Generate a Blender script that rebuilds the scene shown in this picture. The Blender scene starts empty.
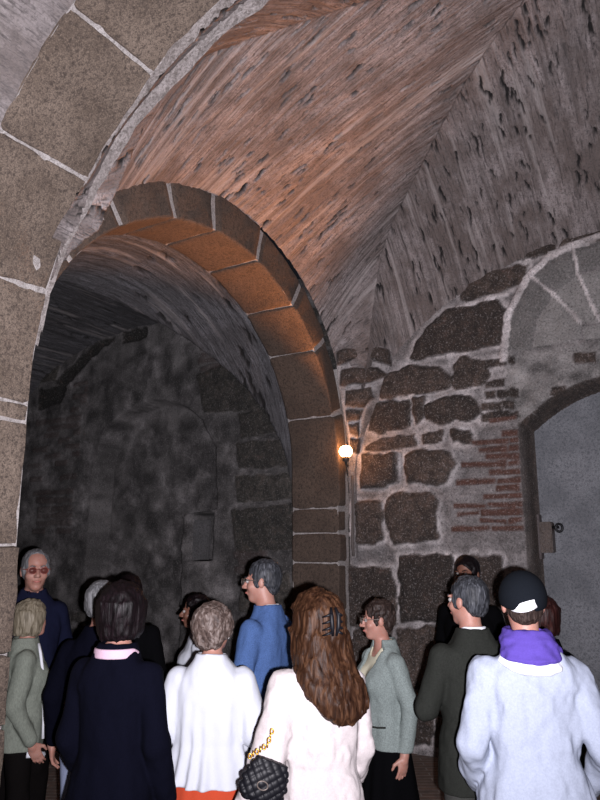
import bpy, math, random
import numpy as np
from mathutils import Vector, Matrix

random.seed(7)
sc = bpy.context.scene
COL = sc.collection

# ------------------------------------------------------------------ camera, world, lights, exposure
FPX, CAMH, PITCH = 700.0, 1.78, math.atan(150 / 700)
cam_d = bpy.data.cameras.new('camera')
cam_d.sensor_fit = 'VERTICAL'
cam_d.sensor_height = 36.0
cam_d.lens = 36.0 * FPX / 800.0
cam_d.clip_start = 0.05
cam_o = bpy.data.objects.new('camera', cam_d)
cam_o.location = (0, 0, CAMH)
cam_o.rotation_euler = (math.pi / 2 + PITCH, 0, 0)
COL.objects.link(cam_o)
sc.camera = cam_o

sc.view_settings.view_transform = 'Standard'
sc.view_settings.look = 'None'
sc.view_settings.gamma = 1.0
sc.view_settings.use_curve_mapping = False
sc.view_settings.exposure = 0.0
try:
    sc.cycles.use_denoising = True
    sc.cycles.max_bounces = 6
except Exception:
    pass

wd = bpy.data.worlds.new('world')
sc.world = wd
wd.use_nodes = True
bg = wd.node_tree.nodes['Background']
bg.inputs[0].default_value = (0.75, 0.8, 1.0, 1)
bg.inputs[1].default_value = 0.01

# the photographer's flash, a hand's breadth to the right of and a little under the lens
fl = bpy.data.lights.new('flash', 'SPOT')
fl.energy = 1350.0
fl.color = (0.97, 0.93, 1.0)
fl.spot_size = math.radians(118)
fl.spot_blend = 1.0
fl.shadow_soft_size = 0.014
flo = bpy.data.objects.new('flash', fl)
flo.location = (0.055, 0.02, CAMH - 0.035)
flo.rotation_euler = (math.pi / 2 + PITCH + math.radians(4), 0, 0)
COL.objects.link(flo)

# ------------------------------------------------------------------ the bay's own axes: u along the back wall, v into the depth
PHI = math.radians(31.3)
CX, CY = 0.516, 7.08
UX, UY = math.cos(PHI), -math.sin(PHI)
VX, VY = math.sin(PHI), math.cos(PHI)


def W(u, v, z):
    return (CX + u * UX + v * VX, CY + u * UY + v * VY, z)


def Wn(u, v, z):
    u, v, z = np.broadcast_arrays(u, v, z)
    return np.stack([CX + u * UX + v * VX, CY + u * UY + v * VY, z], -1)


# ------------------------------------------------------------------ numpy noise
_rng = np.random.RandomState(3)
_LAT = _rng.rand(64, 64, 64).astype(np.float32)


def vnoise(x, y, z):
    x, y, z = np.broadcast_arrays(np.asarray(x, np.float32), np.asarray(y, np.float32), np.asarray(z, np.float32))
    xi, yi, zi = np.floor(x).astype(np.int32), np.floor(y).astype(np.int32), np.floor(z).astype(np.int32)
    fx, fy, fz = x - xi, y - yi, z - zi
    fx = fx * fx * (3 - 2 * fx); fy = fy * fy * (3 - 2 * fy); fz = fz * fz * (3 - 2 * fz)
    x0, y0, z0 = xi & 63, yi & 63, zi & 63
    x1, y1, z1 = (xi + 1) & 63, (yi + 1) & 63, (zi + 1) & 63
    L = _LAT
    a = L[x0, y0, z0] * (1 - fx) + L[x1, y0, z0] * fx
    b = L[x0, y1, z0] * (1 - fx) + L[x1, y1, z0] * fx
    c = L[x0, y0, z1] * (1 - fx) + L[x1, y0, z1] * fx
    d = L[x0, y1, z1] * (1 - fx) + L[x1, y1, z1] * fx
    e = a * (1 - fy) + b * fy
    f = c * (1 - fy) + d * fy
    return (e * (1 - fz) + f * fz) * 2 - 1


def fbm(x, y, z, n=4):
    r, a, s = 0, 0.5, 1.0
    for i in range(n):
        r = r + a * vnoise(x * s + 7.3 * i, y * s + 3.1 * i, z * s + 5.7 * i)
        a *= 0.5; s *= 2.03
    return r


def sstep(a, b, x):
    t = np.clip((x - a) / (b - a), 0, 1)
    return t * t * (3 - 2 * t)


# ------------------------------------------------------------------ materials
def new_mat(name):
    m = bpy.data.materials.new(name)
    m.use_nodes = True
    nt = m.node_tree
    return m, nt, nt.nodes['Principled BSDF']


def nd(nt, t, **kw):
    n = nt.nodes.new(t)
    for k, v in kw.items():
        setattr(n, k, v)
    return n


def lk(nt, a, b):
    nt.links.new(a, b)


def mixc(nt, fac, a, b):
    n = nd(nt, 'ShaderNodeMix', data_type='RGBA')
    for s, v in ((0, fac), (6, a), (7, b)):
        if isinstance(v, (int, float)):
            n.inputs[s].default_value = v
        elif isinstance(v, tuple):
            n.inputs[s].default_value = v + (1,) if len(v) == 3 else v
        else:
            lk(nt, v, n.inputs[s])
    return n.outputs[2]


def noise(nt, scale, detail=4, rough=0.6, vec=None, dist=0.0):
    n = nd(nt, 'ShaderNodeTexNoise')
    n.inputs['Scale'].default_value = scale
    n.inputs['Detail'].default_value = detail
    n.inputs['Roughness'].default_value = rough
    n.inputs['Distortion'].default_value = dist
    if vec is not None:
        lk(nt, vec, n.inputs['Vector'])
    return n.outputs[0]


def ramp(nt, fac, stops):
    n = nd(nt, 'ShaderNodeValToRGB')
    el = n.color_ramp.elements
    while len(el) < len(stops):
        el.new(0.5)
    for e, (p, c) in zip(el, stops):
        e.position = p
        e.color = (c if isinstance(c, tuple) else (c, c, c)) + (1,)
    lk(nt, fac, n.inputs[0])
    return n.outputs[0]


def coords(nt, kind='Object', scale=(1, 1, 1)):
    t = nd(nt, 'ShaderNodeTexCoord')
    mp = nd(nt, 'ShaderNodeMapping')
    mp.inputs['Scale'].default_value = scale
    lk(nt, t.outputs[kind], mp.inputs[0])
    return mp.outputs[0]


def bump(nt, bs, h, strength=0.5, dist=0.02):
    b = nd(nt, 'ShaderNodeBump')
    b.inputs['Strength'].default_value = strength
    b.inputs['Distance'].default_value = dist
    lk(nt, h, b.inputs['Height'])
    lk(nt, b.outputs[0], bs.inputs['Normal'])


def mask_channels(nt):
    a = nd(nt, 'ShaderNodeAttribute', attribute_name='mask')
    s = nd(nt, 'ShaderNodeSeparateColor')
    lk(nt, a.outputs['Color'], s.inputs[0])
    return s.outputs[0], s.outputs[1], s.outputs[2], a.outputs['Alpha']


def masonry_mat(name, mortar_a, mortar_b, stone_a, stone_b, brick=(0.17, 0.065, 0.04), plaster=(0.34, 0.325, 0.315)):
    """mask: R stone, G brick, B tone of the single stone, A plaster"""
    m, nt, bs = new_mat(name)
    R, G, B, A = mask_channels(nt)
    v = coords(nt)
    n1 = noise(nt, 5.0, 6, 0.65, v)
    n2 = noise(nt, 30.0, 6, 0.75, v)
    n3 = noise(nt, 62.0, 5, 0.75, v)
    mort = mixc(nt, ramp(nt, n1, [(0.36, 0.0), (0.62, 1.0)]), mortar_a, tuple(c * 0.75 for c in mortar_b))
    mort = mixc(nt, ramp(nt, n2, [(0.35, 0.75), (0.6, 0.0)]), mort, tuple(c * 0.38 for c in mortar_a))
    st = mixc(nt, ramp(nt, n2, [(0.3, 0.0), (0.72, 1.0)]), stone_a, stone_b)
    tone = nd(nt, 'ShaderNodeMath', operation='MULTIPLY_ADD')
    lk(nt, B, tone.inputs[0]); tone.inputs[1].default_value = 1.6; tone.inputs[2].default_value = 0.28
    hv = nd(nt, 'ShaderNodeHueSaturation')
    lk(nt, st, hv.inputs['Color']); lk(nt, tone.outputs[0], hv.inputs['Value'])
    pl = mixc(nt, ramp(nt, n1, [(0.35, 0.0), (0.65, 1.0)]), plaster, tuple(c * 0.72 for c in plaster))
    tm = nd(nt, 'ShaderNodeHueSaturation')
    lk(nt, mort, tm.inputs['Color']); lk(nt, tone.outputs[0], tm.inputs['Value'])
    tp = nd(nt, 'ShaderNodeHueSaturation')
    lk(nt, pl, tp.inputs['Color']); lk(nt, tone.outputs[0], tp.inputs['Value'])
    c = mixc(nt, A, tm.outputs[0], tp.outputs[0])
    n4 = noise(nt, 9.0, 6, 0.75, v, 0.6)
    stc = mixc(nt, ramp(nt, n4, [(0.42, 0.0), (0.60, 0.75)]), hv.outputs[0], tuple(x * 0.3 for x in stone_a))
    stc = mixc(nt, ramp(nt, n4, [(0.30, 0.5), (0.42, 0.0)]), stc, (stone_b[0] * 1.25, stone_b[1] * 0.95, stone_b[2] * 0.9))
    c = mixc(nt, R, c, stc)
    br = mixc(nt, ramp(nt, n2, [(0.3, 0.0), (0.7, 1.0)]), brick, tuple(x * 0.5 for x in brick))
    c = mixc(nt, G, c, br)
    c = mixc(nt, ramp(nt, n3, [(0.36, 0.7), (0.47, 0.0)]), c, (0.03, 0.027, 0.027))
    c = mixc(nt, ramp(nt, n3, [(0.54, 0.0), (0.70, 0.5)]), c, mortar_a)
    lk(nt, c, bs.inputs['Base Color'])
    bs.inputs['Roughness'].default_value = 0.92
    h = nd(nt, 'ShaderNodeMath', operation='ADD')
    lk(nt, n2, h.inputs[0]); lk(nt, n3, h.inputs[1])
    bump(nt, bs, h.outputs[0], 0.7, 0.02)
    return m


M = {}
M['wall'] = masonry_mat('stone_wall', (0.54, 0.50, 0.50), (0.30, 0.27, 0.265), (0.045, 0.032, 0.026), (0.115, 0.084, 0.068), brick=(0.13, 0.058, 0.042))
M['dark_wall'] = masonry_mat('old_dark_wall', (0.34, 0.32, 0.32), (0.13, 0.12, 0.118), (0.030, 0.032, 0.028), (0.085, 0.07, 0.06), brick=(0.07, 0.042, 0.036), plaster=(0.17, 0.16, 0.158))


def vault_mat(name, ca, cb, cc):
    """mask: R pit, G pale streak, B grain, A ; uv: along / across the boards"""
    m, nt, bs = new_mat(name)
    R, G, B, A = mask_channels(nt)
    v = coords(nt, 'UV', (1.0, 1.0, 1.0))
    mp = nd(nt, 'ShaderNodeMapping'); mp.inputs['Scale'].default_value = (1.6, 15.0, 1.0); lk(nt, v, mp.inputs[0])
    streak = noise(nt, 1.0, 6, 0.68, mp.outputs[0], 0.5)
    mp2 = nd(nt, 'ShaderNodeMapping'); mp2.inputs['Scale'].default_value = (9.0, 48.0, 1.0); lk(nt, v, mp2.inputs[0])
    fine = noise(nt, 1.0, 4, 0.65, mp2.outputs[0])
    o = coords(nt)
    blot = noise(nt, 2.2, 6, 0.7, o)
    grit = noise(nt, 60.0, 4, 0.7, o)
    c = mixc(nt, ramp(nt, streak, [(0.36, 0.0), (0.62, 1.0)]), tuple(x * 0.85 for x in ca), cb)
    c = mixc(nt, ramp(nt, blot, [(0.42, 0.0), (0.60, 0.85)]), c, cc)
    c = mixc(nt, ramp(nt, fine, [(0.36, 0.85), (0.46, 0.0)]), c, tuple(x * 0.38 for x in ca))
    c = mixc(nt, ramp(nt, grit, [(0.36, 0.7), (0.5, 0.0)]), c, tuple(x * 0.5 for x in ca))
    c = mixc(nt, G, c, (0.46, 0.42, 0.41))
    c = mixc(nt, R, c, (0.012, 0.010, 0.010))
    lk(nt, c, bs.inputs['Base Color'])
    bs.inputs['Roughness'].default_value = 0.9
    h = nd(nt, 'ShaderNodeMath', operation='ADD')
    lk(nt, streak, h.inputs[0]); lk(nt, fine, h.inputs[1])
    bump(nt, bs, h.outputs[0], 0.9, 0.03)
    return m


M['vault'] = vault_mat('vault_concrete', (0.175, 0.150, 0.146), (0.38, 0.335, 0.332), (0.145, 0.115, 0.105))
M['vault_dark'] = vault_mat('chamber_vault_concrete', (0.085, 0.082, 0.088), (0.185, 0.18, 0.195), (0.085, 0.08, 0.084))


def rough_mat(name, ca, cb, cd, s1=3.0, s2=40.0, rough=0.9, bs_=0.6, dist=0.015):
    m, nt, bs = new_mat(name)
    v = coords(nt)
    n1 = noise(nt, s1, 5, 0.6, v); n2 = noise(nt, s2, 5, 0.7, v); n3 = noise(nt, s2 * 3, 3, 0.7, v)
    c = mixc(nt, ramp(nt, n1, [(0.38, 0.0), (0.62, 1.0)]), ca, cb)
    c = mixc(nt, ramp(nt, n2, [(0.36, 0.9), (0.52, 0.0)]), c, cd)
    c = mixc(nt, ramp(nt, n3, [(0.36, 0.8), (0.5, 0.0)]), c, cd)
    c = mixc(nt, ramp(nt, n3, [(0.55, 0.0), (0.72, 0.6)]), c, tuple(x * 1.5 for x in cb))
    lk(nt, c, bs.inputs['Base Color'])
    bs.inputs['Roughness'].default_value = rough
    bump(nt, bs, n2, bs_, dist)
    return m


M['voussoir'] = rough_mat('brown_voussoir', (0.105, 0.077, 0.058), (0.19, 0.146, 0.115), (0.044, 0.032, 0.026), 2.5, 45.0)
M['arch_dark'] = rough_mat('dark_voussoir', (0.072, 0.050, 0.038), (0.105, 0.074, 0.056), (0.034, 0.024, 0.019), 2.5, 40.0)
M['joint'] = rough_mat('pale_joint', (0.46, 0.43, 0.42), (0.34, 0.31, 0.30), (0.18, 0.16, 0.15), 6.0, 50.0)
M['plaster'] = rough_mat('rough_plaster', (0.36, 0.325, 0.315), (0.27, 0.24, 0.23), (0.14, 0.12, 0.11), 4.0, 30.0, 0.95, 0.9, 0.03)
M['cement'] = rough_mat('grey_cement', (0.235, 0.24, 0.26), (0.15, 0.155, 0.17), (0.085, 0.09, 0.1), 3.0, 50.0)


def floor_mat():
    m, nt, bs = new_mat('brick_paving')
    v = coords(nt)
    b = nd(nt, 'ShaderNodeTexBrick')
    b.inputs['Color1'].default_value = (0.16, 0.10, 0.075, 1)
    b.inputs['Color2'].default_value = (0.11, 0.08, 0.065, 1)
    b.inputs['Mortar'].default_value = (0.24, 0.21, 0.19, 1)
    b.inputs['Scale'].default_value = 1.0
    b.inputs['Mortar Size'].default_value = 0.006
    b.inputs['Brick Width'].default_value = 0.3
    b.inputs['Row Height'].default_value = 0.07
    lk(nt, v, b.inputs[0])
    n = noise(nt, 14, 5, 0.7, v)
    c = mixc(nt, ramp(nt, n, [(0.35, 0.6), (0.6, 0.0)]), b.outputs[0], (0.06, 0.05, 0.045))
    lk(nt, c, bs.inputs['Base Color'])
    bs.inputs['Roughness'].default_value = 0.8
    bump(nt, bs, b.outputs[1], -0.4, 0.01)
    return m


M['floor'] = floor_mat()


def cloth(name, col, dark=0.75, scale=220, rough=0.95, weave=(1, 1, 1), spec=0.04, sheen=0.0, blot=0.12):
    m, nt, bs = new_mat(name)
    v = coords(nt, 'Object', weave)
    n = noise(nt, scale, 3, 0.7, v)
    n2 = noise(nt, 9, 3, 0.6, v)
    c = mixc(nt, ramp(nt, n, [(0.35, 1.0), (0.65, 0.0)]), col, tuple(x * dark for x in col))
    c = mixc(nt, ramp(nt, n2, [(0.35, blot), (0.7, 0.0)]), c, tuple(x * 0.6 for x in col))
    lk(nt, c, bs.inputs['Base Color'])
    bs.inputs['Roughness'].default_value = rough
    bs.inputs['Specular IOR Level'].default_value = spec
    bs.inputs['Sheen Weight'].default_value = sheen
    bump(nt, bs, n, 0.25, 0.003)
    return m


def hair_mat(name, ca, cb, cc, sc_=(90, 90, 9), rough=0.5, spec=0.16):
    m, nt, bs = new_mat(name)
    v = coords(nt, 'Object', sc_)
    n = noise(nt, 1.0, 4, 0.6, v, 0.6)
    c = ramp(nt, n, [(0.28, ca), (0.5, cb), (0.75, cc)])
    lk(nt, c, bs.inputs['Base Color'])
    bs.inputs['Roughness'].default_value = rough
    bs.inputs['Specular IOR Level'].default_value = spec
    bump(nt, bs, n, 0.6, 0.006)
    return m


def plain(name, col, rough=0.5, metal=0.0, spec=0.4, emit=None, es=0.0):
    m, nt, bs = new_mat(name)
    v = coords(nt)
    n = noise(nt, 60, 3, 0.6, v)
    c = mixc(nt, ramp(nt, n, [(0.3, 0.35), (0.6, 0.0)]), col, tuple(x * 0.75 for x in col))
    lk(nt, c, bs.inputs['Base Color'])
    bs.inputs['Roughness'].default_value = rough
    bs.inputs['Metallic'].default_value = metal
    bs.inputs['Specular IOR Level'].default_value = spec
    if emit:
        bs.inputs['Emission Color'].default_value = emit + (1,)
        bs.inputs['Emission Strength'].default_value = es
    return m


def skin_mat(name, col):
    m, nt, bs = new_mat(name)
    v = coords(nt)
    n = noise(nt, 25, 4, 0.6, v)
    c = mixc(nt, ramp(nt, n, [(0.35, 0.6), (0.65, 0.0)]), col, (col[0] * 0.9, col[1] * 0.72, col[2] * 0.66))
    lk(nt, c, bs.inputs['Base Color'])
    bs.inputs['Roughness'].default_value = 0.5
    bs.inputs['Specular IOR Level'].default_value = 0.35
    bs.inputs['Subsurface Weight'].default_value = 0.1
    bs.inputs['Subsurface Radius'].default_value = (0.01, 0.004, 0.002)
    return m


M['skin'] = skin_mat('skin_fair', (0.33, 0.175, 0.14))
M['skin_tan'] = skin_mat('skin_tan', (0.15, 0.072, 0.05))


# ------------------------------------------------------------------ object helpers
def link(name, me, parent=None, mat=None):
    o = bpy.data.objects.new(name, me)
    COL.objects.link(o)
    if mat:
        me.materials.append(mat)
    if parent:
        o.parent = parent
    return o


def tag(o, label=None, cat=None, group=None, kind=None):
    if label: o['label'] = label
    if cat: o['category'] = cat
    if group: o['group'] = group
    if kind: o['kind'] = kind
    return o


def np_mesh(name, verts, faces, smooth=True):
    """faces (n,4) or (n,3) int array"""
    me = bpy.data.meshes.new(name)
    n, k = faces.shape
    me.vertices.add(len(verts))
    me.vertices.foreach_set('co', np.ascontiguousarray(verts, np.float32).ravel())
    me.loops.add(n * k)
    me.loops.foreach_set('vertex_index', np.ascontiguousarray(faces, np.int32).ravel())
    me.polygons.add(n)
    me.polygons.foreach_set('loop_start', np.arange(0, n * k, k, dtype=np.int32))
    me.polygons.foreach_set('use_smooth', np.full(n, smooth))
    me.update(calc_edges=True)
    return me


def set_mask(me, rgba):
    at = me.color_attributes.new('mask', 'FLOAT_COLOR', 'POINT')
    at.data.foreach_set('color', np.ascontiguousarray(rgba, np.float32).ravel())


def set_uv(me, uv):
    l = me.uv_layers.new(name='boards')
    idx = np.empty(len(me.loops), np.int32)
    me.loops.foreach_get('vertex_index', idx)
    l.data.foreach_set('uv', np.ascontiguousarray(uv[idx], np.float32).ravel())


def grid_faces(ni, nj, flip=False):
    i, j = np.meshgrid(np.arange(ni - 1), np.arange(nj - 1), indexing='ij')
    a = (i * nj + j).ravel()
    f = np.stack([a, a + nj, a + nj + 1, a + 1], 1)
    return f[:, ::-1] if flip else f


def py_mesh(name, verts, faces, smooth=False):
    me = bpy.data.meshes.new(name)
    me.from_pydata([tuple(v) for v in verts], [], faces)
    if smooth:
        me.polygons.foreach_set('use_smooth', [True] * len(me.polygons))
    me.update()
    return me


def tube(path, r, n=8, closed=False):
    """verts, faces of a tube along path (list of 3-vectors); r scalar or list"""
    P = [Vector(p) for p in path]
    N = len(P)
    rs = r if isinstance(r, (list, tuple)) else [r] * N
    vs, fs = [], []
    prev = None
    for i in range(N):
        if closed:
            t = (P[(i + 1) % N] - P[i - 1]).normalized()
        else:
            t = (P[min(i + 1, N - 1)] - P[max(i - 1, 0)]).normalized()
        if prev is None:
            a = Vector((0, 0, 1)) if abs(t.z) < 0.9 else Vector((1, 0, 0))
            x = t.cross(a).normalized()
        else:
            x = (prev - t * prev.dot(t)).normalized()
        prev = x
        y = t.cross(x)
        for k in range(n):
            an = 2 * math.pi * k / n
            vs.append(P[i] + (x * math.cos(an) + y * math.sin(an)) * rs[i])
    for i in range(N if closed else N - 1):
        for k in range(n):
            a, b = i * n + k, i * n + (k + 1) % n
            c, d = ((i + 1) % N) * n + (k + 1) % n, ((i + 1) % N) * n + k
            fs.append((a, b, c, d))
    if not closed:
        fs.append(tuple(range(n))[::-1])
        fs.append(tuple(range((N - 1) * n, N * n)))
    return vs, fs


def join(parts):
    vs, fs = [], []
    for v, f in parts:
        o = len(vs)
        vs += list(v)
        fs += [tuple(i + o for i in q) for q in f]
    return vs, fs


def lathe(profile, n=24, axis_pt=(0, 0, 0)):
    vs, fs = [], []
    for (r, z) in profile:
        for k in range(n):
            a = 2 * math.pi * k / n
            vs.append((axis_pt[0] + r * math.cos(a), axis_pt[1] + r * math.sin(a), axis_pt[2] + z))
    for i in range(len(profile) - 1):
        for k in range(n):
            fs.append((i * n + k, i * n + (k + 1) % n, (i + 1) * n + (k + 1) % n, (i + 1) * n + k))
    fs.append(tuple(range(n))[::-1])
    fs.append(tuple(range((len(profile) - 1) * n, len(profile) * n)))
    return vs, fs


def box_mesh(name, ax, lo, hi, bev=0.006):
    """bevelled box; ax maps (a,b,c) to a point"""
    import bmesh
    bm = bmesh.new()
    bmesh.ops.create_cube(bm, size=1)
    for v in bm.verts:
        v.co = Vector([lo[i] + (v.co[i] + 0.5) * (hi[i] - lo[i]) for i in range(3)])
    if bev:
        bmesh.ops.bevel(bm, geom=bm.edges[:], offset=bev, segments=2, affect='EDGES')
    for v in bm.verts:
        v.co = Vector(ax(*v.co))
    bmesh.ops.recalc_face_normals(bm, faces=bm.faces)
    me = bpy.data.meshes.new(name)
    bm.to_mesh(me)
    bm.free()
    return me


# ------------------------------------------------------------------ masonry walls as relief surfaces
BACK = [
  [(0.66, 3.63), (0.85, 3.91), (1.11, 4.07), (1.58, 4.08), (1.64, 3.96), (1.58, 3.66), (0.99, 3.63)],
  [(1.24, 4.15), (1.32, 4.29), (1.52, 4.38), (1.88, 4.37), (1.84, 4.25), (1.65, 4.16), (1.26, 4.14)],
  [(1.58, 4.47), (1.82, 4.56), (2.14, 4.55), (2.11, 4.43), (1.9, 4.43)],
  [(2.19, 4.55), (2.52, 4.56), (2.84, 4.52), (2.83, 4.43), (2.51, 4.47), (2.19, 4.49)],
  [(0.35, 3.28), (0.43, 3.48), (0.59, 3.56), (0.86, 3.54), (0.98, 3.5), (1.09, 3.39), (1.06, 3.3), (0.85, 3.28)],
  [(1.12, 3.52), (1.21, 3.57), (1.43, 3.52), (1.46, 3.37), (1.39, 3.3), (1.14, 3.27), (1.1, 3.37)],
  [(0.21, 2.96), (0.28, 3.2), (0.68, 3.23), (0.66, 2.96), (0.33, 2.94)],
  [(0.71, 3.23), (0.81, 3.23), (0.78, 3.03), (0.71, 2.96)],
  [(0.84, 3.14), (0.97, 3.21), (1.27, 3.2), (1.35, 3.07), (1.37, 3.01), (1.25, 2.98), (0.96, 2.95), (0.83, 3.02)],
  [(0.18, 2.77), (0.33, 2.87), (0.7, 2.88), (0.71, 2.78), (0.33, 2.75)],
  [(0.78, 2.87), (0.98, 2.88), (0.99, 2.78), (0.8, 2.78)],
  [(1.07, 2.88), (1.25, 2.87), (1.25, 2.77), (1.09, 2.77)],
  [(0.11, 2.38), (0.14, 2.71), (0.51, 2.7), (0.5, 2.43), (0.32, 2.37)],
  [(0.59, 2.67), (0.7, 2.72), (1.05, 2.67), (1.08, 2.57), (1.0, 2.4), (0.59, 2.4)],
  [(0.05, 2.23), (0.34, 2.25), (0.33, 1.89), (0.25, 1.84), (0.05, 1.84)],
  [(0.39, 2.25), (0.44, 2.29), (0.85, 2.32), (0.89, 2.24), (0.88, 1.9), (0.47, 1.85), (0.39, 1.97)],
  [(-0.6, 1.54), (-0.03, 1.61), (0.41, 1.61), (0.46, 1.34), (0.43, 1.1), (-0.6, 1.03)],
  [(0.52, 1.71), (1.02, 1.73), (1.02, 1.19), (0.51, 1.12)],
  [(1.09, 1.71), (1.46, 1.73), (1.47, 1.25), (1.07, 1.2)],
  [(0.02, 1.01), (0.41, 1.05), (0.41, 0.52), (0.02, 0.46)],
  [(0.47, 1.05), (1.16, 1.14), (1.17, 0.63), (0.47, 0.52)],
  [(0.06, 0.4), (0.76, 0.49), (0.76, 0.1), (0.05, 0.04)],
  [(0.81, 0.5), (1.44, 0.62), (1.43, 0.18), (0.82, 0.1)],
  [(0.03, 3.7), (0.35, 3.7), (0.46, 3.65), (0.4, 3.6), (0.07, 3.63)],
  [(-0.01, 3.53), (0.37, 3.49), (0.38, 3.43), (0.02, 3.43)],
  [(-0.07, 3.35), (0.25, 3.33), (0.27, 3.25), (0.11, 3.22), (-0.05, 3.24)],
  [(-0.06, 3.15), (0.11, 3.13), (0.11, 3.09), (-0.06, 3.1)],
  [(-0.03, 3.02), (0.14, 2.97), (0.07, 2.9)],
  [(-0.05, 2.88), (0.09, 2.89), (0.08, 2.75), (-0.04, 2.76)],
]
LUN_RING = [
  [(1.64, 3.59), (1.72, 3.91), (1.89, 4.21), (2.07, 4.05), (1.93, 3.86), (1.84, 3.56)],
  [(1.93, 4.24), (2.08, 4.36), (2.25, 4.41), (2.3, 4.19), (2.12, 4.09)],
  [(2.29, 4.42), (2.51, 4.44), (2.76, 4.39), (2.75, 4.21), (2.49, 4.24), (2.33, 4.21)],
]
LUN_FILL = [
  [(1.87, 3.57), (1.95, 3.85), (2.09, 4.02), (2.29, 3.74), (2.27, 3.6)],
  [(2.12, 4.06), (2.3, 4.16), (2.44, 3.72), (2.32, 3.74)],
  [(2.34, 4.17), (2.49, 4.19), (2.8, 4.14), (2.76, 3.7), (2.48, 3.73)],
  [(2.31, 3.69), (2.76, 3.66), (2.75, 3.59), (2.32, 3.59)],
]
CHAM = [
  [(-2.05, 3.82), (-1.53, 3.92), (-1.3, 3.77), (-1.07, 3.44), (-1.07, 3.3), (-1.91, 3.37)],
  [(-1.44, 2.96), (-0.82, 2.95), (-0.75, 2.66), (-1.39, 2.66)],
  [(-1.44, 2.58), (-0.68, 2.58), (-0.67, 2.31), (-1.41, 2.3)],
  [(-1.49, 2.2), (-0.64, 2.25), (-0.63, 1.8), (-1.42, 1.76)],
  [(-1.4, 3.29), (-0.89, 3.31), (-0.78, 3.03), (-1.37, 3.01)],
  [(-5.16, 4.37), (-4.48, 4.34), (-4.59, 4.09), (-5.12, 4.07)],
  [(-1.36, 1.52), (-0.73, 1.56), (-0.7, 1.18), (-1.35, 1.13)],
  [(-1.36, 1.05), (-0.73, 1.06), (-0.7, 0.6), (-1.35, 0.6)],
]
CHAM_GAPS = [
  [(-4.6, 4.05), (-3.9, 4.48), (-3.5, 4.52), (-3.9, 4.30), (-4.5, 3.9)],
  [(-3.3, 4.56), (-2.9, 4.58), (-2.9, 4.45), (-3.3, 4.44)],
  [(-2.45, 4.50), (-2.0, 4.40), (-1.5, 4.05), (-1.6, 3.95), (-2.1, 4.24)],
  [(-4.9, 4.0), (-4.35, 3.95), (-4.45, 3.75), (-4.9, 3.7)],
]


def poly_sdf(px, py, poly):
    P = np.array(poly, np.float32)
    d = np.full(px.shape, 1e9, np.float32)
    inside = np.zeros(px.shape, bool)
    n = len(P)
    for i in range(n):
        a, b = P[i], P[(i + 1) % n]
        e = b - a
        wx, wy = px - a[0], py - a[1]
        t = np.clip((wx * e[0] + wy * e[1]) / (e @ e), 0, 1)
        d = np.minimum(d, (wx - e[0] * t) ** 2 + (wy - e[1] * t) ** 2)
        c = (a[1] <= py) != (b[1] <= py)
        with np.errstate(divide='ignore', invalid='ignore'):
            xx = a[0] + (py - a[1]) * e[0] / e[1]
        inside ^= c & (px < xx)
    return np.where(inside, -1, 1) * np.sqrt(d)


def lay_stones(A, Z, polys, raise_=0.022, tone=(0.2, 0.7), wob=0.018, seed=1, chan='stone', out=None, rnd=0.02, tones=None, grow=0.012):
    """relief and masks of the given stones over the surface coordinates A (along), Z (up)"""
    r = random.Random(seed)
    H, S, T = out
    for n, poly in enumerate(polys):
        xs = [p[0] for p in poly]; zs = [p[1] for p in poly]
        m = (A > min(xs) - 0.08) & (A < max(xs) + 0.08) & (Z > min(zs) - 0.08) & (Z < max(zs) + 0.08)
        t = tones[n] if tones else r.uniform(*tone)
        k = r.uniform(0.6, 1.25)
        ca, cz = r.uniform(-0.02, 0.02), r.uniform(-0.02, 0.02)
        if not m.any():
            continue
        a, z = A[m], Z[m]
        d = poly_sdf(a, z, poly) - grow + wob * fbm(a * 9 + seed, z * 9, 0 * a + n, 3)
        s = sstep(0.006, -0.010, d)
        dome = sstep(0.0, -0.05, d)
        ma, mz = np.mean(xs), np.mean(zs)
        h = s * raise_ * k * (0.5 + 0.5 * dome) + s * (ca * (a - ma) + cz * (z - mz)) + s * 0.012 * fbm(a * 14, z * 14, a * 0 + 9.7 * n, 4)
        sel = s > S[m]
        H[m] = np.where(sel, h, H[m])
        near = sstep(0.075, 0.004, d) * (0.45 + 0.55 * sstep(-0.25, 0.3, fbm(a * 7, z * 7, a * 0 + 2.2, 3)))
        T[m] = np.where(sel, t, np.where(S[m] > 0.3, T[m], np.maximum(T[m], 0.2 + 0.65 * near)))
        S[m] = np.maximum(S[m], s)


def courses(a0, a1, z0, z1, avoid, seed, hmin=0.22, hmax=0.42, wmin=0.3, wmax=0.8, gap=0.05):
    r = random.Random(seed)
    out = []
    z = z0
    while z < z1:
        h = min(r.uniform(hmin, hmax), z1 - z)
        if h < 0.1:
            break
        a = a0 - r.uniform(0, 0.3)
        while a < a1:
            w = r.uniform(wmin, wmax)
            q = (a + gap / 2, z + gap / 2, a + w - gap / 2, z + h - gap / 2)
            if not any(q[0] < b[2] and q[2] > b[0] and q[1] < b[3] and q[3] > b[1] for b in avoid):
                j = lambda: r.uniform(-0.02, 0.02)
                out.append([(q[0] + j(), q[1] + j()), (q[2] + j(), q[1] + j()), (q[2] + j(), q[3] + j()), (q[0] + j(), q[3] + j())])
            a += w
        z += h
    return out


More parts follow.
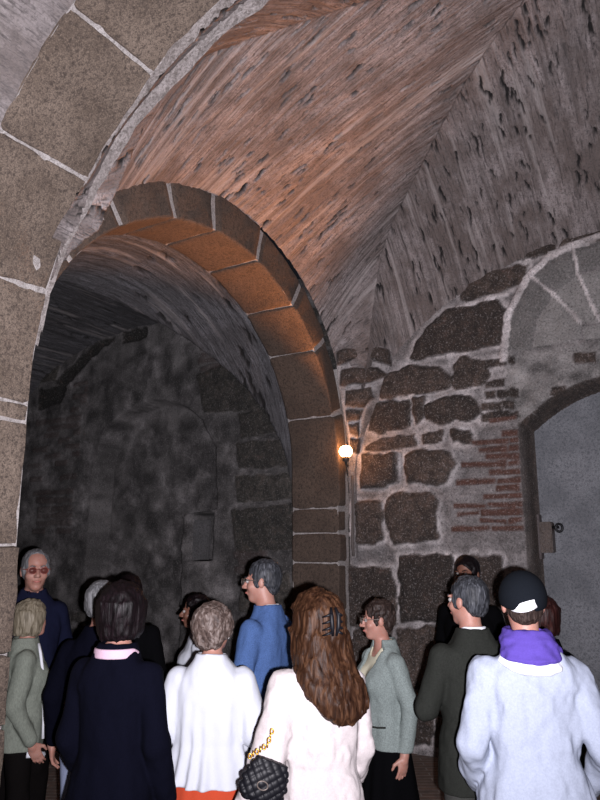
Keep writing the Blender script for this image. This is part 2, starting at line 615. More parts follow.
def bricks(a0, a1, z0, z1, seed, ragged=0.12, rh=0.078, wmin=0.16, wmax=0.36, drop=0.15):
    r = random.Random(seed)
    out = []
    z = z0
    while z < z1:
        a = a0 + r.uniform(-0.02, ragged)
        while a < a1 - 0.04:
            w = min(r.uniform(wmin, wmax), a1 - a)
            if r.random() > drop:
                hh = rh * r.uniform(0.45, 0.66)
                t = r.uniform(-0.008, 0.008)
                out.append([(a, z + t), (a + w - 0.02, z - t), (a + w - 0.02, z + hh - t), (a, z + hh + t)])
            a += w
        z += rh * r.uniform(0.9, 1.12)
    return out


def bb(polys, pad=0.0):
    return [(min(p[0] for p in q) - pad, min(p[1] for p in q) - pad, max(p[0] for p in q) + pad, max(p[1] for p in q) + pad) for q in polys]


def wall_surface(name, place, a0, a1, z0, z1, res, fn, mat, flip):
    na, nz = int((a1 - a0) / res) + 1, int((z1 - z0) / res) + 1
    A, Z = np.meshgrid(np.linspace(a0, a1, na), np.linspace(z0, z1, nz), indexing='ij')
    A = A.astype(np.float32); Z = Z.astype(np.float32)
    H = (0.018 * fbm(A * 2.2, Z * 2.2, A * 0 + 1.5, 3) + 0.010 * fbm(A * 12, Z * 12, A * 0 + 4.5, 3)).astype(np.float32)
    S = np.zeros_like(A); G = np.zeros_like(A); T = np.full_like(A, 0.2); P = np.zeros_like(A)
    D = fn(A, Z, H, S, G, T, P)          # extra depth (recess) or None
    dep = -H if D is None else D - H
    pts = place(A, dep, Z).reshape(-1, 3)
    me = np_mesh(name, pts, grid_faces(na, nz, flip))
    set_mask(me, np.stack([S, G, T, P], -1).reshape(-1, 4))
    return link(name, me, None, mat)


def combine(H0, h, s):
    return H0 * (1 - s) + (H0 * 0.3 + h) * s


JAMB_U, JAMB_R = 1.71, 3.35


def door_top(a):
    return 2.875 + 0.35 * (1 - ((a - 2.53) / 0.82) ** 2).clip(0, 1)


def back_fn(A, Z, H, S, G, T, P):
    h = np.zeros_like(A); s = np.zeros_like(A)
    lay_stones(A, Z, BACK, 0.045, (0.08, 0.6), 0.045, 3, out=(h, s, T))
    av = bb(BACK) + [(0.98, 1.9, 1.75, 3.4), (1.55, 3.3, 3.6, 4.6), (1.6, 0, 3.5, 3.6), (-0.6, 2.2, 0.3, 4)]
    lay_stones(A, Z, courses(-0.6, 5.2, 0.02, 4.6, av, 11), 0.03, (0.2, 0.6), 0.025, 5, out=(h, s, T))
    # small rubble between the stones and the door arch
    rub = bricks(1.38, 1.72, 2.95, 3.5, 4, 0.05, 0.1, 0.1, 0.2, 0.3) + bricks(1.6, 2.9, 3.12, 3.5, 8, 0.1, 0.12, 0.1, 0.22, 0.66)
    lay_stones(A, Z, rub, 0.02, (0.1, 0.5), 0.02, 6, out=(h, s, T))
    h2 = np.zeros_like(A); s2 = np.zeros_like(A); t2 = np.zeros_like(A)
    br = [b for b in bricks(1.03, 1.7, 1.95, 2.93, 21, 0.14, 0.070, 0.2, 0.44, 0.08) if b[0][0] > 1.03 + 0.26 * sstep(2.2, 2.93, np.float32(b[0][1]))]
    lay_stones(A, Z, br, 0.03, (0.3, 0.7), 0.012, 9, out=(h2, s2, t2), grow=0.007)
    # blind arch above the door: grey ring and pale filling
    h3 = np.zeros_like(A); s3 = np.zeros_like(A)
    t3 = np.zeros_like(A)
    AF = np.where(A > 2.52, 5.04 - A, A)
    lay_stones(AF, Z, LUN_RING, 0.03, (0.85, 1.0), 0.006, 31, out=(h3, s3, t3), rnd=0.005)
    h4 = np.zeros_like(A); s4 = np.zeros_like(A); t4 = np.zeros_like(A)
    lay_stones(AF, Z, LUN_FILL, 0.012, (0.5, 0.6), 0.008, 33, out=(h4, s4, t4), rnd=0.005)
    H[:] = combine(H, h, s); H[:] = combine(H, h2, s2); H[:] = combine(H, h3, s3); H[:] = combine(H, h4, s4)
    S[:] = s * (1 - s3); G[:] = s2
    P[:] = np.maximum(s4, s3)
    T[:] = np.where(s3 > 0.4, 0.16, np.where(s4 > 0.4, 0.36, T))
    strip = sstep(1.55, 1.68, A) * sstep(2.85, 2.95, Z) * sstep(3.62, 3.5, Z) * (1 - s)
    P[:] = np.maximum(P, strip * 0.8)
    T[:] = np.where((strip > 0.3) & (s < 0.3), 0.25 + 0.5 * fbm(A * 8, Z * 8, A * 0 + 1, 4).clip(-.5, .6), T)
    H += strip * 0.035 * fbm(A * 7, Z * 10, A * 0 + 2, 4)
    for line, wd in (([(1.60, 3.50), (1.67, 3.93), (1.86, 4.24), (2.06, 4.40), (2.25, 4.46), (2.52, 4.49), (2.8, 4.46)], .030), ([(1.90, 4.25), (2.09, 4.04), (2.30, 3.73)], .014), ([(2.29, 4.42), (2.31, 4.18), (2.45, 3.72)], .014), ([(1.66, 4.12), (1.2, 4.09)], .02)):
        dl = np.full_like(A, 9.0)
        for (ax_, az_), (bx_, bz_) in zip(line[:-1], line[1:]):
            ex, ez = bx_ - ax_, bz_ - az_
            t = np.clip(((AF - ax_) * ex + (Z - az_) * ez) / (ex * ex + ez * ez), 0, 1)
            dl = np.minimum(dl, np.hypot(AF - ax_ - ex * t, Z - az_ - ez * t))
        rg = sstep(wd * 1.3, wd * 0.6, dl + 0.012 * fbm(A * 12, Z * 12, A * 0, 3))
        H += 0.022 * rg; S *= 1 - rg; P *= 1 - rg; G *= 1 - rg
        T[:] = np.where(rg > 0.3, 0.95, T)
    inside = sstep(JAMB_U - 0.008, JAMB_U + 0.008, A) * sstep(JAMB_R + 0.008, JAMB_R - 0.008, A) * sstep(0.008, -0.008, Z - door_top(A))
    H *= (1 - inside)
    S *= (1 - inside); G *= (1 - inside)
    P[:] = np.maximum(P, inside)
    rev_shade = sstep(JAMB_U - 0.03, JAMB_U - 0.008, A) * sstep(JAMB_U + 0.03, JAMB_U + 0.012, A) * sstep(0.03, 0.012, Z - door_top(A))
    rev_shade = np.maximum(rev_shade, sstep(JAMB_U - 0.008, JAMB_U + 0.008, A) * sstep(-0.03, -0.012, Z - door_top(A)) * sstep(0.03, 0.012, Z - door_top(A)))
    S[:] = np.maximum(S, rev_shade); P *= 1 - rev_shade; G *= 1 - rev_shade  # jamb and soffit coloured dark, standing for their shade under the grazing flash
    T[:] = np.where(rev_shade > 0.3, 0.35, T)
    return inside * 0.52


w = wall_surface('wall_back', lambda A, d, Z: Wn(A, d, Z), -0.03, 5.1, 0.0, 4.62, 0.015, back_fn, M['wall'], False)
tag(w, 'back wall of dark stone blocks in pale mortar with a blind arch and doorway', 'wall', kind='structure')

# cement blocking set deep in the doorway (covers the far side of the recess)
me = box_mesh('door_1', W, (JAMB_U + 0.002, 0.47, 0.0), (JAMB_R, 0.6, 3.3), 0)
o = link('door_1', me, None, M['cement'])
tag(o, 'grey cement blocking of the doorway in the back wall', 'blocked doorway', kind='structure')

CHB0 = 0.0
cham_recess = [(-3.74, -0.2), (-3.72, 2.9), (-3.55, 3.3), (-3.2, 3.52), (-2.75, 3.6), (-2.35, 3.52), (-1.95, 3.25), (-1.75, 2.9), (-1.72, 2.25), (-2.2, 2.2), (-2.2, -0.2)]


def cham_fn(A, Z, H, S, G, T, P):
    h = np.zeros_like(A); s = np.zeros_like(A)
    lay_stones(A, Z, CHAM, 0.03, (0.35, 0.7), 0.03, 13, out=(h, s, T))
    lay_stones(A, Z, courses(-0.75, 0.1, 1.6, 4.4, bb(CHAM), 5, 0.25, 0.4, 0.2, 0.4), 0.02, (0.3, 0.6), 0.03, 14, out=(h, s, T))
    lay_stones(A, Z, bricks(-5.4, -0.7, 0.1, 1.1, 15, 0.2, 0.2, 0.3, 0.6, 0.5), 0.02, (0.3, 0.6), 0.03, 14, out=(h, s, T))
    h2 = np.zeros_like(A); s2 = np.zeros_like(A); t2 = np.zeros_like(A)
    br = bricks(-4.83, -4.05, 2.0, 2.55, 3, 0.1, 0.1, 0.2, 0.35, 0.1) + bricks(-2.02, -1.55, 3.88, 4.24, 6, 0.05, 0.085, 0.2, 0.4, 0.1) \
        + bricks(-4.25, -3.9, 3.6, 3.98, 7, 0.1, 0.09, 0.15, 0.3, 0.2) + bricks(-1.42, -1.0, 1.55, 1.74, 8, 0.05, 0.08, 0.2, 0.4, 0.1) \
        + bricks(-5.0, -4.0, 2.6, 3.5, 18, 0.1, 0.1, 0.2, 0.35, 0.6)
    lay_stones(A, Z, br, 0.025, (0.2, 0.5), 0.015, 17, out=(h2, s2, t2))
    lay_stones(A, Z, CHAM_GAPS, -0.04, (0.0, 0.02), 0.05, 23, out=(h, s, T))
    d = poly_sdf(A, Z, cham_recess) + 0.03 * fbm(A * 5, Z * 5, A * 0, 3)
    rec = sstep(0.012, -0.012, d)
    s *= (1 - rec); s2 *= (1 - rec)
    H[:] = combine(H, h, s); H[:] = combine(H, h2, s2)
    H += 0.02 * fbm(A * 4, Z * 4, A * 0 + 8, 4)
    S[:] = s; G[:] = s2 * 0.55
    P[:] = sstep(-0.05, 0.22, fbm(A * 3.6, Z * 3.6, A * 0 + 3, 6)) * (1 - s)
    T[:] = np.where(s > 0.3, T, 0.22 + 0.55 * fbm(A * 6, Z * 6, A * 0 + 6, 6).clip(-0.4, 0.7))
    # the small niche to the right
    nic = sstep(-2.11, -2.10, A) * sstep(-1.735, -1.745, A) * sstep(1.66, 1.67, Z) * sstep(2.19, 2.18, Z)
    S *= (1 - nic)
    P *= (1 - nic)
    T[:] = np.where(nic > 0.5, 0.1, T)  # niche inside toned near black, its shade put into the colour
    return rec * 0.32 + nic * 0.3


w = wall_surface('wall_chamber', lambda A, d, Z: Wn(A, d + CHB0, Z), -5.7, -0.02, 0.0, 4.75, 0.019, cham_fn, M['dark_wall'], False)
tag(w, 'dark rough back wall of the chamber seen through the arch', 'wall', kind='structure')


def plain_fn(seed):
    def fn(A, Z, H, S, G, T, P):
        h = np.zeros_like(A); s = np.zeros_like(A)
        lay_stones(A, Z, courses(float(A.min()), float(A.max()), 0.02, 4.9, [], seed, 0.3, 0.5, 0.4, 0.9), 0.03, (0.25, 0.6), 0.025, seed, out=(h, s, T))
        H[:] = combine(H, h, s); S[:] = s
        return None
    return fn


w = wall_surface('wall_right', lambda A, d, Z: Wn(5.0 + d, A, Z), -9.0, 0.1, 0.0, 5.0, 0.04, plain_fn(41), M['wall'], False)
tag(w, 'right hand stone wall of the vaulted room', 'wall', kind='structure')
w = wall_surface('wall_front', lambda A, d, Z: Wn(A, -9.0 - d, Z), -0.7, 5.1, 0.0, 5.0, 0.05, plain_fn(42), M['wall'], True)
tag(w, 'stone wall behind the photographer', 'wall', kind='structure')
w = wall_surface('wall_left', lambda A, d, Z: Wn(-0.02 - d, A, Z), -9.0, -4.46, 0.0, 5.0, 0.04, plain_fn(43), M['wall'], True)
tag(w, 'left hand stone wall of the nearer bay', 'wall', kind='structure')
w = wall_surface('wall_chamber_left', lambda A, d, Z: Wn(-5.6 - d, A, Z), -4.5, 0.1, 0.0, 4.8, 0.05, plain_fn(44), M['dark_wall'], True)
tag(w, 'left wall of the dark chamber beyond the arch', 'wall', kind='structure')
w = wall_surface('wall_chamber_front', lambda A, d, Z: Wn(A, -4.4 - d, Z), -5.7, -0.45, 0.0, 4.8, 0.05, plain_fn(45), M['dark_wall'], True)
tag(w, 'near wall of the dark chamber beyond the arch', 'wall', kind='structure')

# ------------------------------------------------------------------ floor
fp = [(-5.8, -9.2), (5.3, -9.2), (5.3, 0.7), (-5.8, 0.7)]
nf = 120
gu, gv = np.meshgrid(np.linspace(-5.8, 5.3, nf), np.linspace(-9.2, 0.7, nf), indexing='ij')
gz = np.zeros_like(gu)
me = np_mesh('floor', Wn(gu - 0, gv, gz).reshape(-1, 3), grid_faces(nf, nf))
fo = link('floor', me, None, M['floor'])
tag(fo, 'worn brick paving of the vaulted room', 'floor', kind='structure')

# ------------------------------------------------------------------ vaults
ZS = 2.5


NA_C, NA_A, NA_B, NA_Z = 2.5, 2.45, 2.2, 2.55


def near_profile(u):
    return NA_Z + NA_B * np.clip(1 - (np.abs(u - NA_C) / NA_A) ** 2.25, 0, 1) ** (1 / 2.1)


def arch_outer(dv_from_c):
    return ZS + 2.06 * np.sqrt(np.clip(1 - (dv_from_c / 1.98) ** 2, 0, 1))


def rib_back(u):
    return 2.0 + 2.52 * np.sqrt(np.clip(1 - ((u - 2.5) / 2.68) ** 2, 0, 1))


_gu = np.array([0, 0.12, 0.25, 0.4, 0.5, 0.62, 0.8, 1.0, 1.25, 1.5, 1.8, 2.1, 2.5, 3.0])
_gz = np.array([2.6, 2.9, 3.3, 3.85, 4.25, 4.58, 4.80, 4.93, 5.08, 5.24, 5.40, 5.50, 5.56, 5.56])


def rib_near(du):
    k = sstep(0.1, 0.55, du)
    return near_profile(np.maximum(du, 0.07)) + 0.05 * (1 - k) - 0.22 * k


def groin(x):
    return np.interp(x, _gu, _gz)


def bay_height(u, v):
    du = 2.5 - np.abs(u - 2.5)
    dv = 2.0 - np.abs(v + 2.0)
    k = 0.8
    z1w = arch_outer(2.0 - dv + 0.0 * du - 0.06)
    z2w = np.where(v < -2.0, rib_near(du), rib_back(du))
    gd1 = np.maximum(dv / k, 1e-4); gd2 = np.maximum(du, 1e-4)
    t1 = np.clip(du / gd1, 0, 1); t2 = np.clip(dv / np.maximum(k * du, 1e-4), 0, 1)
    e = lambda t: t * (1.25 - 0.25 * t)
    z1 = z1w + (np.maximum(groin(gd1), z1w) - z1w) * e(t1)
    z2 = z2w + (np.maximum(groin(gd2), z2w) - z2w) * e(t2)
    web1 = dv > k * du
    return np.where(web1, z1, z2), web1


def spaced(lo, hi, n, p=1.6):
    t = np.linspace(-1, 1, n)
    s = np.sign(t) * (1 - (1 - np.abs(t)) ** p)
    return lo + (s + 1) / 2 * (hi - lo)


def pits_field(al, ac, seed, n, rng, la=(0.02, 0.075), lc=(0.007, 0.015)):
    r = random.Random(seed)
    R = np.zeros_like(al)
    a0, a1, c0, c1 = rng
    for i in range(n):
        pa, pc = r.uniform(a0, a1), r.uniform(c0, c1)
        ra, rc = r.uniform(*la), r.uniform(*lc)
        big = r.random() < 0.06
        if big:
            ra *= 1.9; rc *= 1.4
        m = (np.abs(al - pa) < ra * 1.6) & (np.abs(ac - pc) < rc * 1.6)
        if m.any():
            q = ((al[m] - pa) / ra) ** 2 + ((ac[m] - pc + 0.01 * np.sin(al[m] * 40)) / rc) ** 2
            R[m] = np.maximum(R[m], sstep(1.3, 0.55, q + 0.35 * vnoise(al[m] * 50, ac[m] * 90, al[m] * 0)))
    return R


def vault_surface(name, U_, V_, height, mat, npits, seed, relief=0.012, margin=None, chamber=False):
    gu, gv = np.meshgrid(U_, V_, indexing='ij')
    z, web1 = height(gu, gv)
    # arc length across the boards, so the streaks keep their width on steep parts
    along = np.where(web1, gu, gv + 30)
    if chamber:
        across = gu * 1.6
        along = gv + 0.5 * np.sign(gv + 2.12) * (4.6 - z) * web1
    else:
        across = np.where(web1, gv + 0.75 * np.sign(gv + 2.0) * (4.52 - arch_outer(gv + 2.0)), gu + 0.75 * np.sign(gu - 2.5) * (4.52 - rib_back(gu)))
    s = fbm(along * 1.2, across * 16, along * 0 + seed, 4)
    s2 = fbm(along * 5, across * 40, along * 0 + seed + 5, 3)
    rel = relief * (s + 0.5 * s2)
    pit = np.zeros_like(z)
    if npits and chamber:
        pit = pits_field(along, across, seed, npits, (float(along.min()), float(along.max()), float(across.min()), float(across.max())), (0.04, 0.12), (0.02, 0.045))
    elif npits:
        w1 = pits_field(along, across, seed, npits, (float(gu.min()), float(gu.max()), float(across[web1].min()) if web1.any() else 0, float(across[web1].max()) if web1.any() else 1)) * web1
        nw = ~web1
        w2 = pits_field(along, across, seed + 1, npits, (30 + float(gv.min()), 30 + float(gv.max()), float(across[nw].min()), float(across[nw].max()))) * nw if nw.any() else 0
        pit = w1 + w2
    pale = sstep(0.22, 0.42, fbm(along * 0.9 + 11, across * 13, along * 0 + seed, 4)) * 0.45 * sstep(3.6, 4.3, z)
    if margin is not None:
        mg = margin(gu, gv)
        pale = np.maximum(pale, mg * 0.12)
    z = z + rel + pit * 0.03
    pts = Wn(gu, gv, z).reshape(-1, 3)
    me = np_mesh(name, pts, grid_faces(len(U_), len(V_), True))
    set_mask(me, np.stack([pit, pale * (1 - pit), s * 0 + 0.5, s * 0 + 1], -1).reshape(-1, 4))
    set_uv(me, np.stack([along, across], -1).reshape(-1, 2))
    o = link(name, me, None, mat)
    return o


V_N0, V_N1 = -4.47, -3.9      # the near transverse arch
c1 = vault_surface('ceiling', spaced(0.0, 5.0, 620, 1.45), spaced(-3.98, 0.03, 540, 1.45), bay_height, M['vault'], 1100, 5, 0.014)
tag(c1, 'groin vault of board marked concrete over the room', 'ceiling', kind='structure')



def near_bay_height(u, v):
    z = near_profile(np.clip(u, 0.051, 4.949)) + 0.02
    return z, np.zeros_like(u, bool)


c2 = vault_surface('ceiling_near', spaced(0.05, 4.95, 160, 2.0), np.linspace(-9.0, V_N0 + 0.02, 130), near_bay_height, M['vault'], 60, 9, 0.02, lambda u, v: np.ones_like(u))
tag(c2, 'plastered barrel vault of the nearer bay', 'ceiling', kind='structure')

# rough plaster spandrel between the near arch and the vault behind it
nn = 150
us = spaced(0.06, 4.94, nn, 1.8)
ks = np.linspace(0, 1, 9)
gu, gk = np.meshgrid(us, ks, indexing='ij')
zt = near_profile(gu) + 0.12
zb = np.minimum(bay_height(gu, np.full_like(gu, -3.94))[0] - 0.03, zt - 0.02)
gz = zb + (zt - zb) * gk + 0.02 * fbm(gu * 6, gk * 2, gu * 0, 3)
gv = -3.93 + 0.05 * (1 - gk) + 0.03 * fbm(gu * 8, gz * 8, gu * 0 + 3, 3)
me = np_mesh('wall_spandrel', Wn(gu, gv, gz).reshape(-1, 3), grid_faces(nn, 9, True))
o = link('wall_spandrel', me, None, M['plaster'])
tag(o, 'strip of rough pale plaster between the near arch and the vault', 'wall', kind='structure')


def chamber_height(u, v):
    z1 = ZS + 1.85 * np.sqrt(np.clip(1 - ((v + 2.12) / 1.93) ** 2, 0, 1)) - 0.25 * np.clip(-0.52 - u, 0, 1)
    a = np.where(u > -3.0, 2.42, 3.1)
    z2 = 2.1 + 2.5 * np.sqrt(np.clip(1 - ((u + 3.0) / a) ** 2, 0, 1))
    return np.maximum(z1, z2), (z1 > z2)


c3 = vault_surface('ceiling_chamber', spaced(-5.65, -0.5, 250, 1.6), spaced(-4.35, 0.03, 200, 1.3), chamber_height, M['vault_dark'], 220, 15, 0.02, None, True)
tag(c3, 'dark streaked vault of the chamber beyond the arch', 'ceiling', kind='structure')


# rubble courses filling the corner under the foot of the vault
CORNER = [
  [(0.02, 3.60), (0.5, 3.66), (0.97, 3.60), (0.9, 3.74), (0.4, 3.78), (0.05, 3.72)],
  [(0.05, 3.40), (0.75, 3.42), (0.95, 3.50), (0.8, 3.56), (0.1, 3.54)],
  [(0.1, 3.20), (0.7, 3.18), (0.85, 3.27), (0.75, 3.36), (0.15, 3.34)],
  [(0.1, 3.06), (0.6, 3.06), (0.65, 3.14), (0.1, 3.15)],
  [(0.2, 2.93), (0.7, 2.90), (0.6, 3.02), (0.15, 3.01)],
  [(0.15, 2.76), (0.85, 2.74), (0.8, 2.86), (0.2, 2.87)],
]
CORNER = [[((x - 0.1) * 0.5, z) for x, z in q] for q in CORNER]


def corner_place(A, d, Z):
    t = 0.10 + 0.90 * sstep(2.5, 3.8, Z)
    k = (A + 0.05) / 0.5
    u = 0.02 + 0.50 * t * k
    v = -0.12 - 0.22 * t * (1 - k) + 0.10 * (1 - t)
    v = np.where(k > 0.8, v + (k - 0.8) * 5 * (0.15), v)
    return Wn(u - d * 0.5, v + d, Z)


def corner_fn(A, Z, H, S, G, T, P):
    h = np.zeros_like(A); s = np.zeros_like(A)
    lay_stones(A, Z, CORNER, 0.05, (0.3, 0.7), 0.02, 51, out=(h, s, T))
    H[:] = combine(H, h, s); S[:] = s
    return None


w = wall_surface('wall_corner', corner_place, -0.05, 0.45, 1.7, 3.86, 0.012, corner_fn, M['wall'], False)
tag(w, 'rubble stones filling the corner under the foot of the vault', 'wall', kind='structure')


# ------------------------------------------------------------------ arches of cut blocks
def block(place, s0, s1, t0, t1, d0, d1, curve, step=0.035, rnd=0.014, seed=0, rough=0.006):
    """one cut stone: s along the arch, t across its thickness (0 inner), d in depth; curve(s,t)->(a,z)"""
    L = max(3, int((s1 - s0) * 2.0 / step)); Tn = max(3, int((t1 - t0) / step)); Dn = max(3, int((d1 - d0) / step))
    vs, fs = [], []

    def face(fa, n, m, flip):
        o = len(vs)
        for i in range(n + 1):
            for j in range(m + 1):
                vs.append(fa(i / n, j / m))
        for i in range(n):
            for j in range(m):
                a = o + i * (m + 1) + j
                q = (a, a + m + 1, a + m + 2, a + 1)
                fs.append(q[::-1] if flip else q)
    ls = lambda x: s0 + (s1 - s0) * x
    lt = lambda x: t0 + (t1 - t0) * x
    ld = lambda x: d0 + (d1 - d0) * x
    face(lambda i, j: (ls(i), t0, ld(j)), L, Dn, False)
    face(lambda i, j: (ls(i), t1, ld(j)), L, Dn, True)
    face(lambda i, j: (ls(i), lt(j), d0), L, Tn, True)
    face(lambda i, j: (ls(i), lt(j), d1), L, Tn, False)
    face(lambda i, j: (s0, lt(i), ld(j)), Tn, Dn, True)
    face(lambda i, j: (s1, lt(i), ld(j)), Tn, Dn, False)
    A = np.array(vs, np.float64)
    # round the edges: pull points near two faces inward
    ls_ = (s1 - s0) * 2.0

    def edge(x, lo, hi, scale=1.0):
        return np.minimum(x - lo, hi - x) * scale
    es, et, ed = edge(A[:, 0], s0, s1, 2.0), edge(A[:, 1], t0, t1), edge(A[:, 2], d0, d1)
    E3 = np.stack([es, et, ed], 1)
    srt = np.sort(E3, 1)
    near = np.clip(1 - srt[:, 1] / (rnd * 2.0), 0, 1)       # 1 on an edge between two faces
    pull = near * near * rnd
    mid = np.array([(s0 + s1) / 2, (t0 + t1) / 2, (d0 + d1) / 2])
    for c in range(3):
        sc_ = 0.5 if c == 0 else 1.0
        isn = E3[:, c] < rnd * 2.0
        A[:, c] += np.where(isn, np.sign(mid[c] - A[:, c]) * pull * sc_, 0)
    a, z = curve(A[:, 0], A[:, 1])
    pts = place(a, A[:, 2], z)
    n = np.stack([fbm(pts[:, 0] * 7 + seed, pts[:, 1] * 7, pts[:, 2] * 7, 4), fbm(pts[:, 0] * 7, pts[:, 1] * 7 + seed + 9, pts[:, 2] * 7, 4), fbm(pts[:, 0] * 7, pts[:, 1] * 7, pts[:, 2] * 7 + seed + 19, 4)], 1)
    pts = pts + rough * 1.6 * n
    return pts, np.array(fs, np.int32)


def blocks_object(name, blks, mat, parent=None):
    vs, fs, o = [], [], 0
    for v, f in blks:
        vs.append(v); fs.append(f + o); o += len(v)
    me = np_mesh(name, np.concatenate(vs), np.concatenate(fs))
    me.polygons.foreach_set('use_smooth', [True] * len(me.polygons))
    return link(name, me, parent, mat)


def arch2_curve(s, t):
    """s in radians around the arch, below 0 and above pi straight legs (metres/1.8)"""
    an = np.clip(s, 0, math.pi)
    th = 0.14 + 0.19 * np.sin(an)                       # ring thickness grows to the crown
    a = -2.12 + (1.84 + th * t) * np.cos(an)
    z = ZS + (1.75 + th * t) * np.sin(an)
    z = z + np.where(s < 0, s * 2.0, 0) + np.where(s > math.pi, (math.pi - s) * 2.0, 0)
    return a, z


R_ = math.radians
cuts = [R_(x) for x in (19, 41, 57.5, 77, 95, 110, 128, 146, 163, 180)]
low = [(2.18 - ZS) / 2, (1.94 - ZS) / 2, (1.66 - ZS) / 2, (1.2 - ZS) / 2, (0.65 - ZS) / 2, (0.0 - ZS) / 2]
seq = low[::-1] + cuts
place2 = lambda a, d, z: Wn(d, a, z)
bl = []
for i in range(len(seq) - 1):
    g = 0.0025
    d0 = -0.53 if seq[i] >= -0.01 else (-0.53)
    bl.append(block(place2, seq[i] + g, seq[i + 1] - g, 0.0, 1.0, d0, 0.0 + (0.012 if i % 2 else 0.0), arch2_curve, seed=i * 3))
for i, (za, zb) in enumerate(((1.9, 2.5), (1.2, 1.9), (0.6, 1.2), (0.0, 0.6))):
    g = 0.004
    bl.append(block(place2, math.pi + (ZS - zb) / 2 + g, math.pi + (ZS - za) / 2 - g, 0.0, 1.0, -0.53, 0.0, arch2_curve, seed=60 + i))
ar = blocks_object('trim_1', bl, M['arch_dark'])
tag(ar, 'round arch of brown cut blocks leading to the dark chamber', 'arch', kind='structure')
# mortar bed behind the blocks of the arch
bed = []
for i in range(16):
    a0, a1 = -1.25 + i * (math.pi + 2.5) / 16, -1.25 + (i + 1) * (math.pi + 2.5) / 16
    bed.append(block(place2, a0, a1, 0.045, 0.98, -0.52, -0.006, arch2_curve, 0.06, 0.0001, 70 + i, 0.003))
blocks_object('mortar', bed, M['joint'], ar)

# masonry behind the arch legs, to the corner and to the near pillar
me = box_mesh('wall_pier', W, (-0.53, -0.16, 0.0), (-0.035, 0.05, 3.6), 0.0)
o = link('wall_pier', me, None, M['joint'])
tag(o, 'mortared pier between the arch leg and the back wall', 'wall', kind='structure')


def near_curve(s, t):
    an = np.clip(s, 0, math.pi)
    # superellipse, same profile as near_profile, parametrised by angle from the right springing
    c = np.cos(an); sn = np.sin(an)
    x = np.sign(c) * np.abs(c) ** (2 / 2.25)
    y = np.abs(sn) ** (2 / 2.1)
    a = NA_C + (NA_A + 0.45 * t) * x
    z = NA_Z + (NA_B + 0.45 * t) * y
    z = z + np.where(s < 0, s * 2.0, 0) + np.where(s > math.pi, (math.pi - s) * 2.0, 0)
    return a, z


placeN = lambda a, d, z: Wn(a, d, z)
ncut = [R_(x) for x in (0, 17, 34, 51, 68, 84, 97, 112.5, 129.6, 147.1, 164.5, 180)]
ncut = [(0.0 - NA_Z) / 2, (0.75 - NA_Z) / 2, (1.3 - NA_Z) / 2, (1.8 - NA_Z) / 2] + ncut
zj = [2.45, 1.80, 1.27, 0.93, 0.4, 0.0]
ncut += [math.pi + (NA_Z - z) / 2 for z in zj]
bl = []
for i in range(len(ncut) - 1):
    g = 0.0012
    d0, d1 = V_N0, V_N1
    t0 = 0.0
    if ncut[i] > math.pi + (NA_Z - 1.82) / 2:
        t0 = -0.07                       # the shaft below the ledge stands out a little
    bl.append(block(placeN, ncut[i] + g, ncut[i + 1] - g, t0, 1.0, d0, d1, near_curve, 0.035, 0.010, 100 + i * 5, 0.009))
na = blocks_object('trim_2', bl, M['voussoir'])
tag(na, 'big near arch of brown cut blocks springing from the left pillar', 'arch', kind='structure')
bed = []
for i in range(26):
    a0, a1 = -1.27 + i * (math.pi + 2.54) / 26, -1.27 + (i + 1) * (math.pi + 2.54) / 26
    bed.append(block(placeN, a0, a1, 0.02, 0.98, V_N0 + 0.008, V_N1 - 0.004, near_curve, 0.08, 0.0001, 170 + i, 0.003))
blocks_object('mortar', bed, M['joint'], na)
# masonry of the near pillar behind its facing
me = box_mesh('wall_pillar', W, (-0.55, -4.46, 0.0), (-0.1, -4.05, 4.4), 0.0)
o = link('wall_pillar', me, None, M['plaster'])
tag(o, 'masonry core of the left pillar', 'wall', kind='structure')

# ------------------------------------------------------------------ lamp, conduit, small fittings
lamp = bpy.data.objects.new('wall_lamp', None)
COL.objects.link(lamp)
lamp.location = W(0.10, -0.30, 2.70)
tag(lamp, 'glowing orange lamp on a short bracket at the corner of the arch and back wall', 'lamp')
LO = Vector(lamp.location)


def lw(u, v, z):
    return Vector(W(u, v, z)) - LO


v_, f_ = tube([lw(0.03, -0.12, 2.60), lw(0.05, -0.18, 2.59), lw(0.095, -0.285, 2.60), lw(0.10, -0.30, 2.635)], 0.012, 10)
link('bracket', py_mesh('bracket', v_, f_, True), lamp, plain('lamp_iron', (0.05, 0.04, 0.035), 0.5, 0.6))
v_, f_ = lathe([(0.0, -0.085), (0.03, -0.08), (0.034, -0.05), (0.034, -0.038), (0.028, -0.032)], 16)
link('socket', py_mesh('socket', v_, f_, True), lamp, plain('lamp_socket', (0.06, 0.045, 0.04), 0.5))
v_, f_ = lathe([(0.028, -0.036), (0.042, -0.028), (0.060, -0.004), (0.066, 0.018), (0.060, 0.044), (0.042, 0.066), (0.018, 0.076), (0.0, 0.077)], 20)
M['bulb'] = plain('lamp_glass', (1.0, 0.6, 0.3), 0.3, 0, 0.3, (1.0, 0.42, 0.15), 40.0)
bulb = link('bulb', py_mesh('bulb', v_, f_, True), lamp, M['bulb'])
v_, f_ = lathe([(0.056, -0.030), (0.068, 0.0), (0.066, 0.002), (0.053, -0.028)], 20)
v_, f_ = tube([lw(0.10, -0.30, 2.62), lw(0.085, -0.25, 2.53), lw(0.06, -0.2, 2.52), lw(0.05, -0.17, 2.5)], 0.006, 8)
link('cable', py_mesh('cable', v_, f_, True), lamp, plain('lamp_cable', (0.02, 0.02, 0.02), 0.6))
ld = bpy.data.lights.new('lamp_beam', 'SPOT')
ld.energy = 420.0
ld.color = (1.0, 0.36, 0.10)
ld.spot_size = math.radians(84)
ld.spot_blend = 0.9
ld.shadow_soft_size = 0.03
lo_ = bpy.data.objects.new('lamp_beam', ld)
COL.objects.link(lo_)
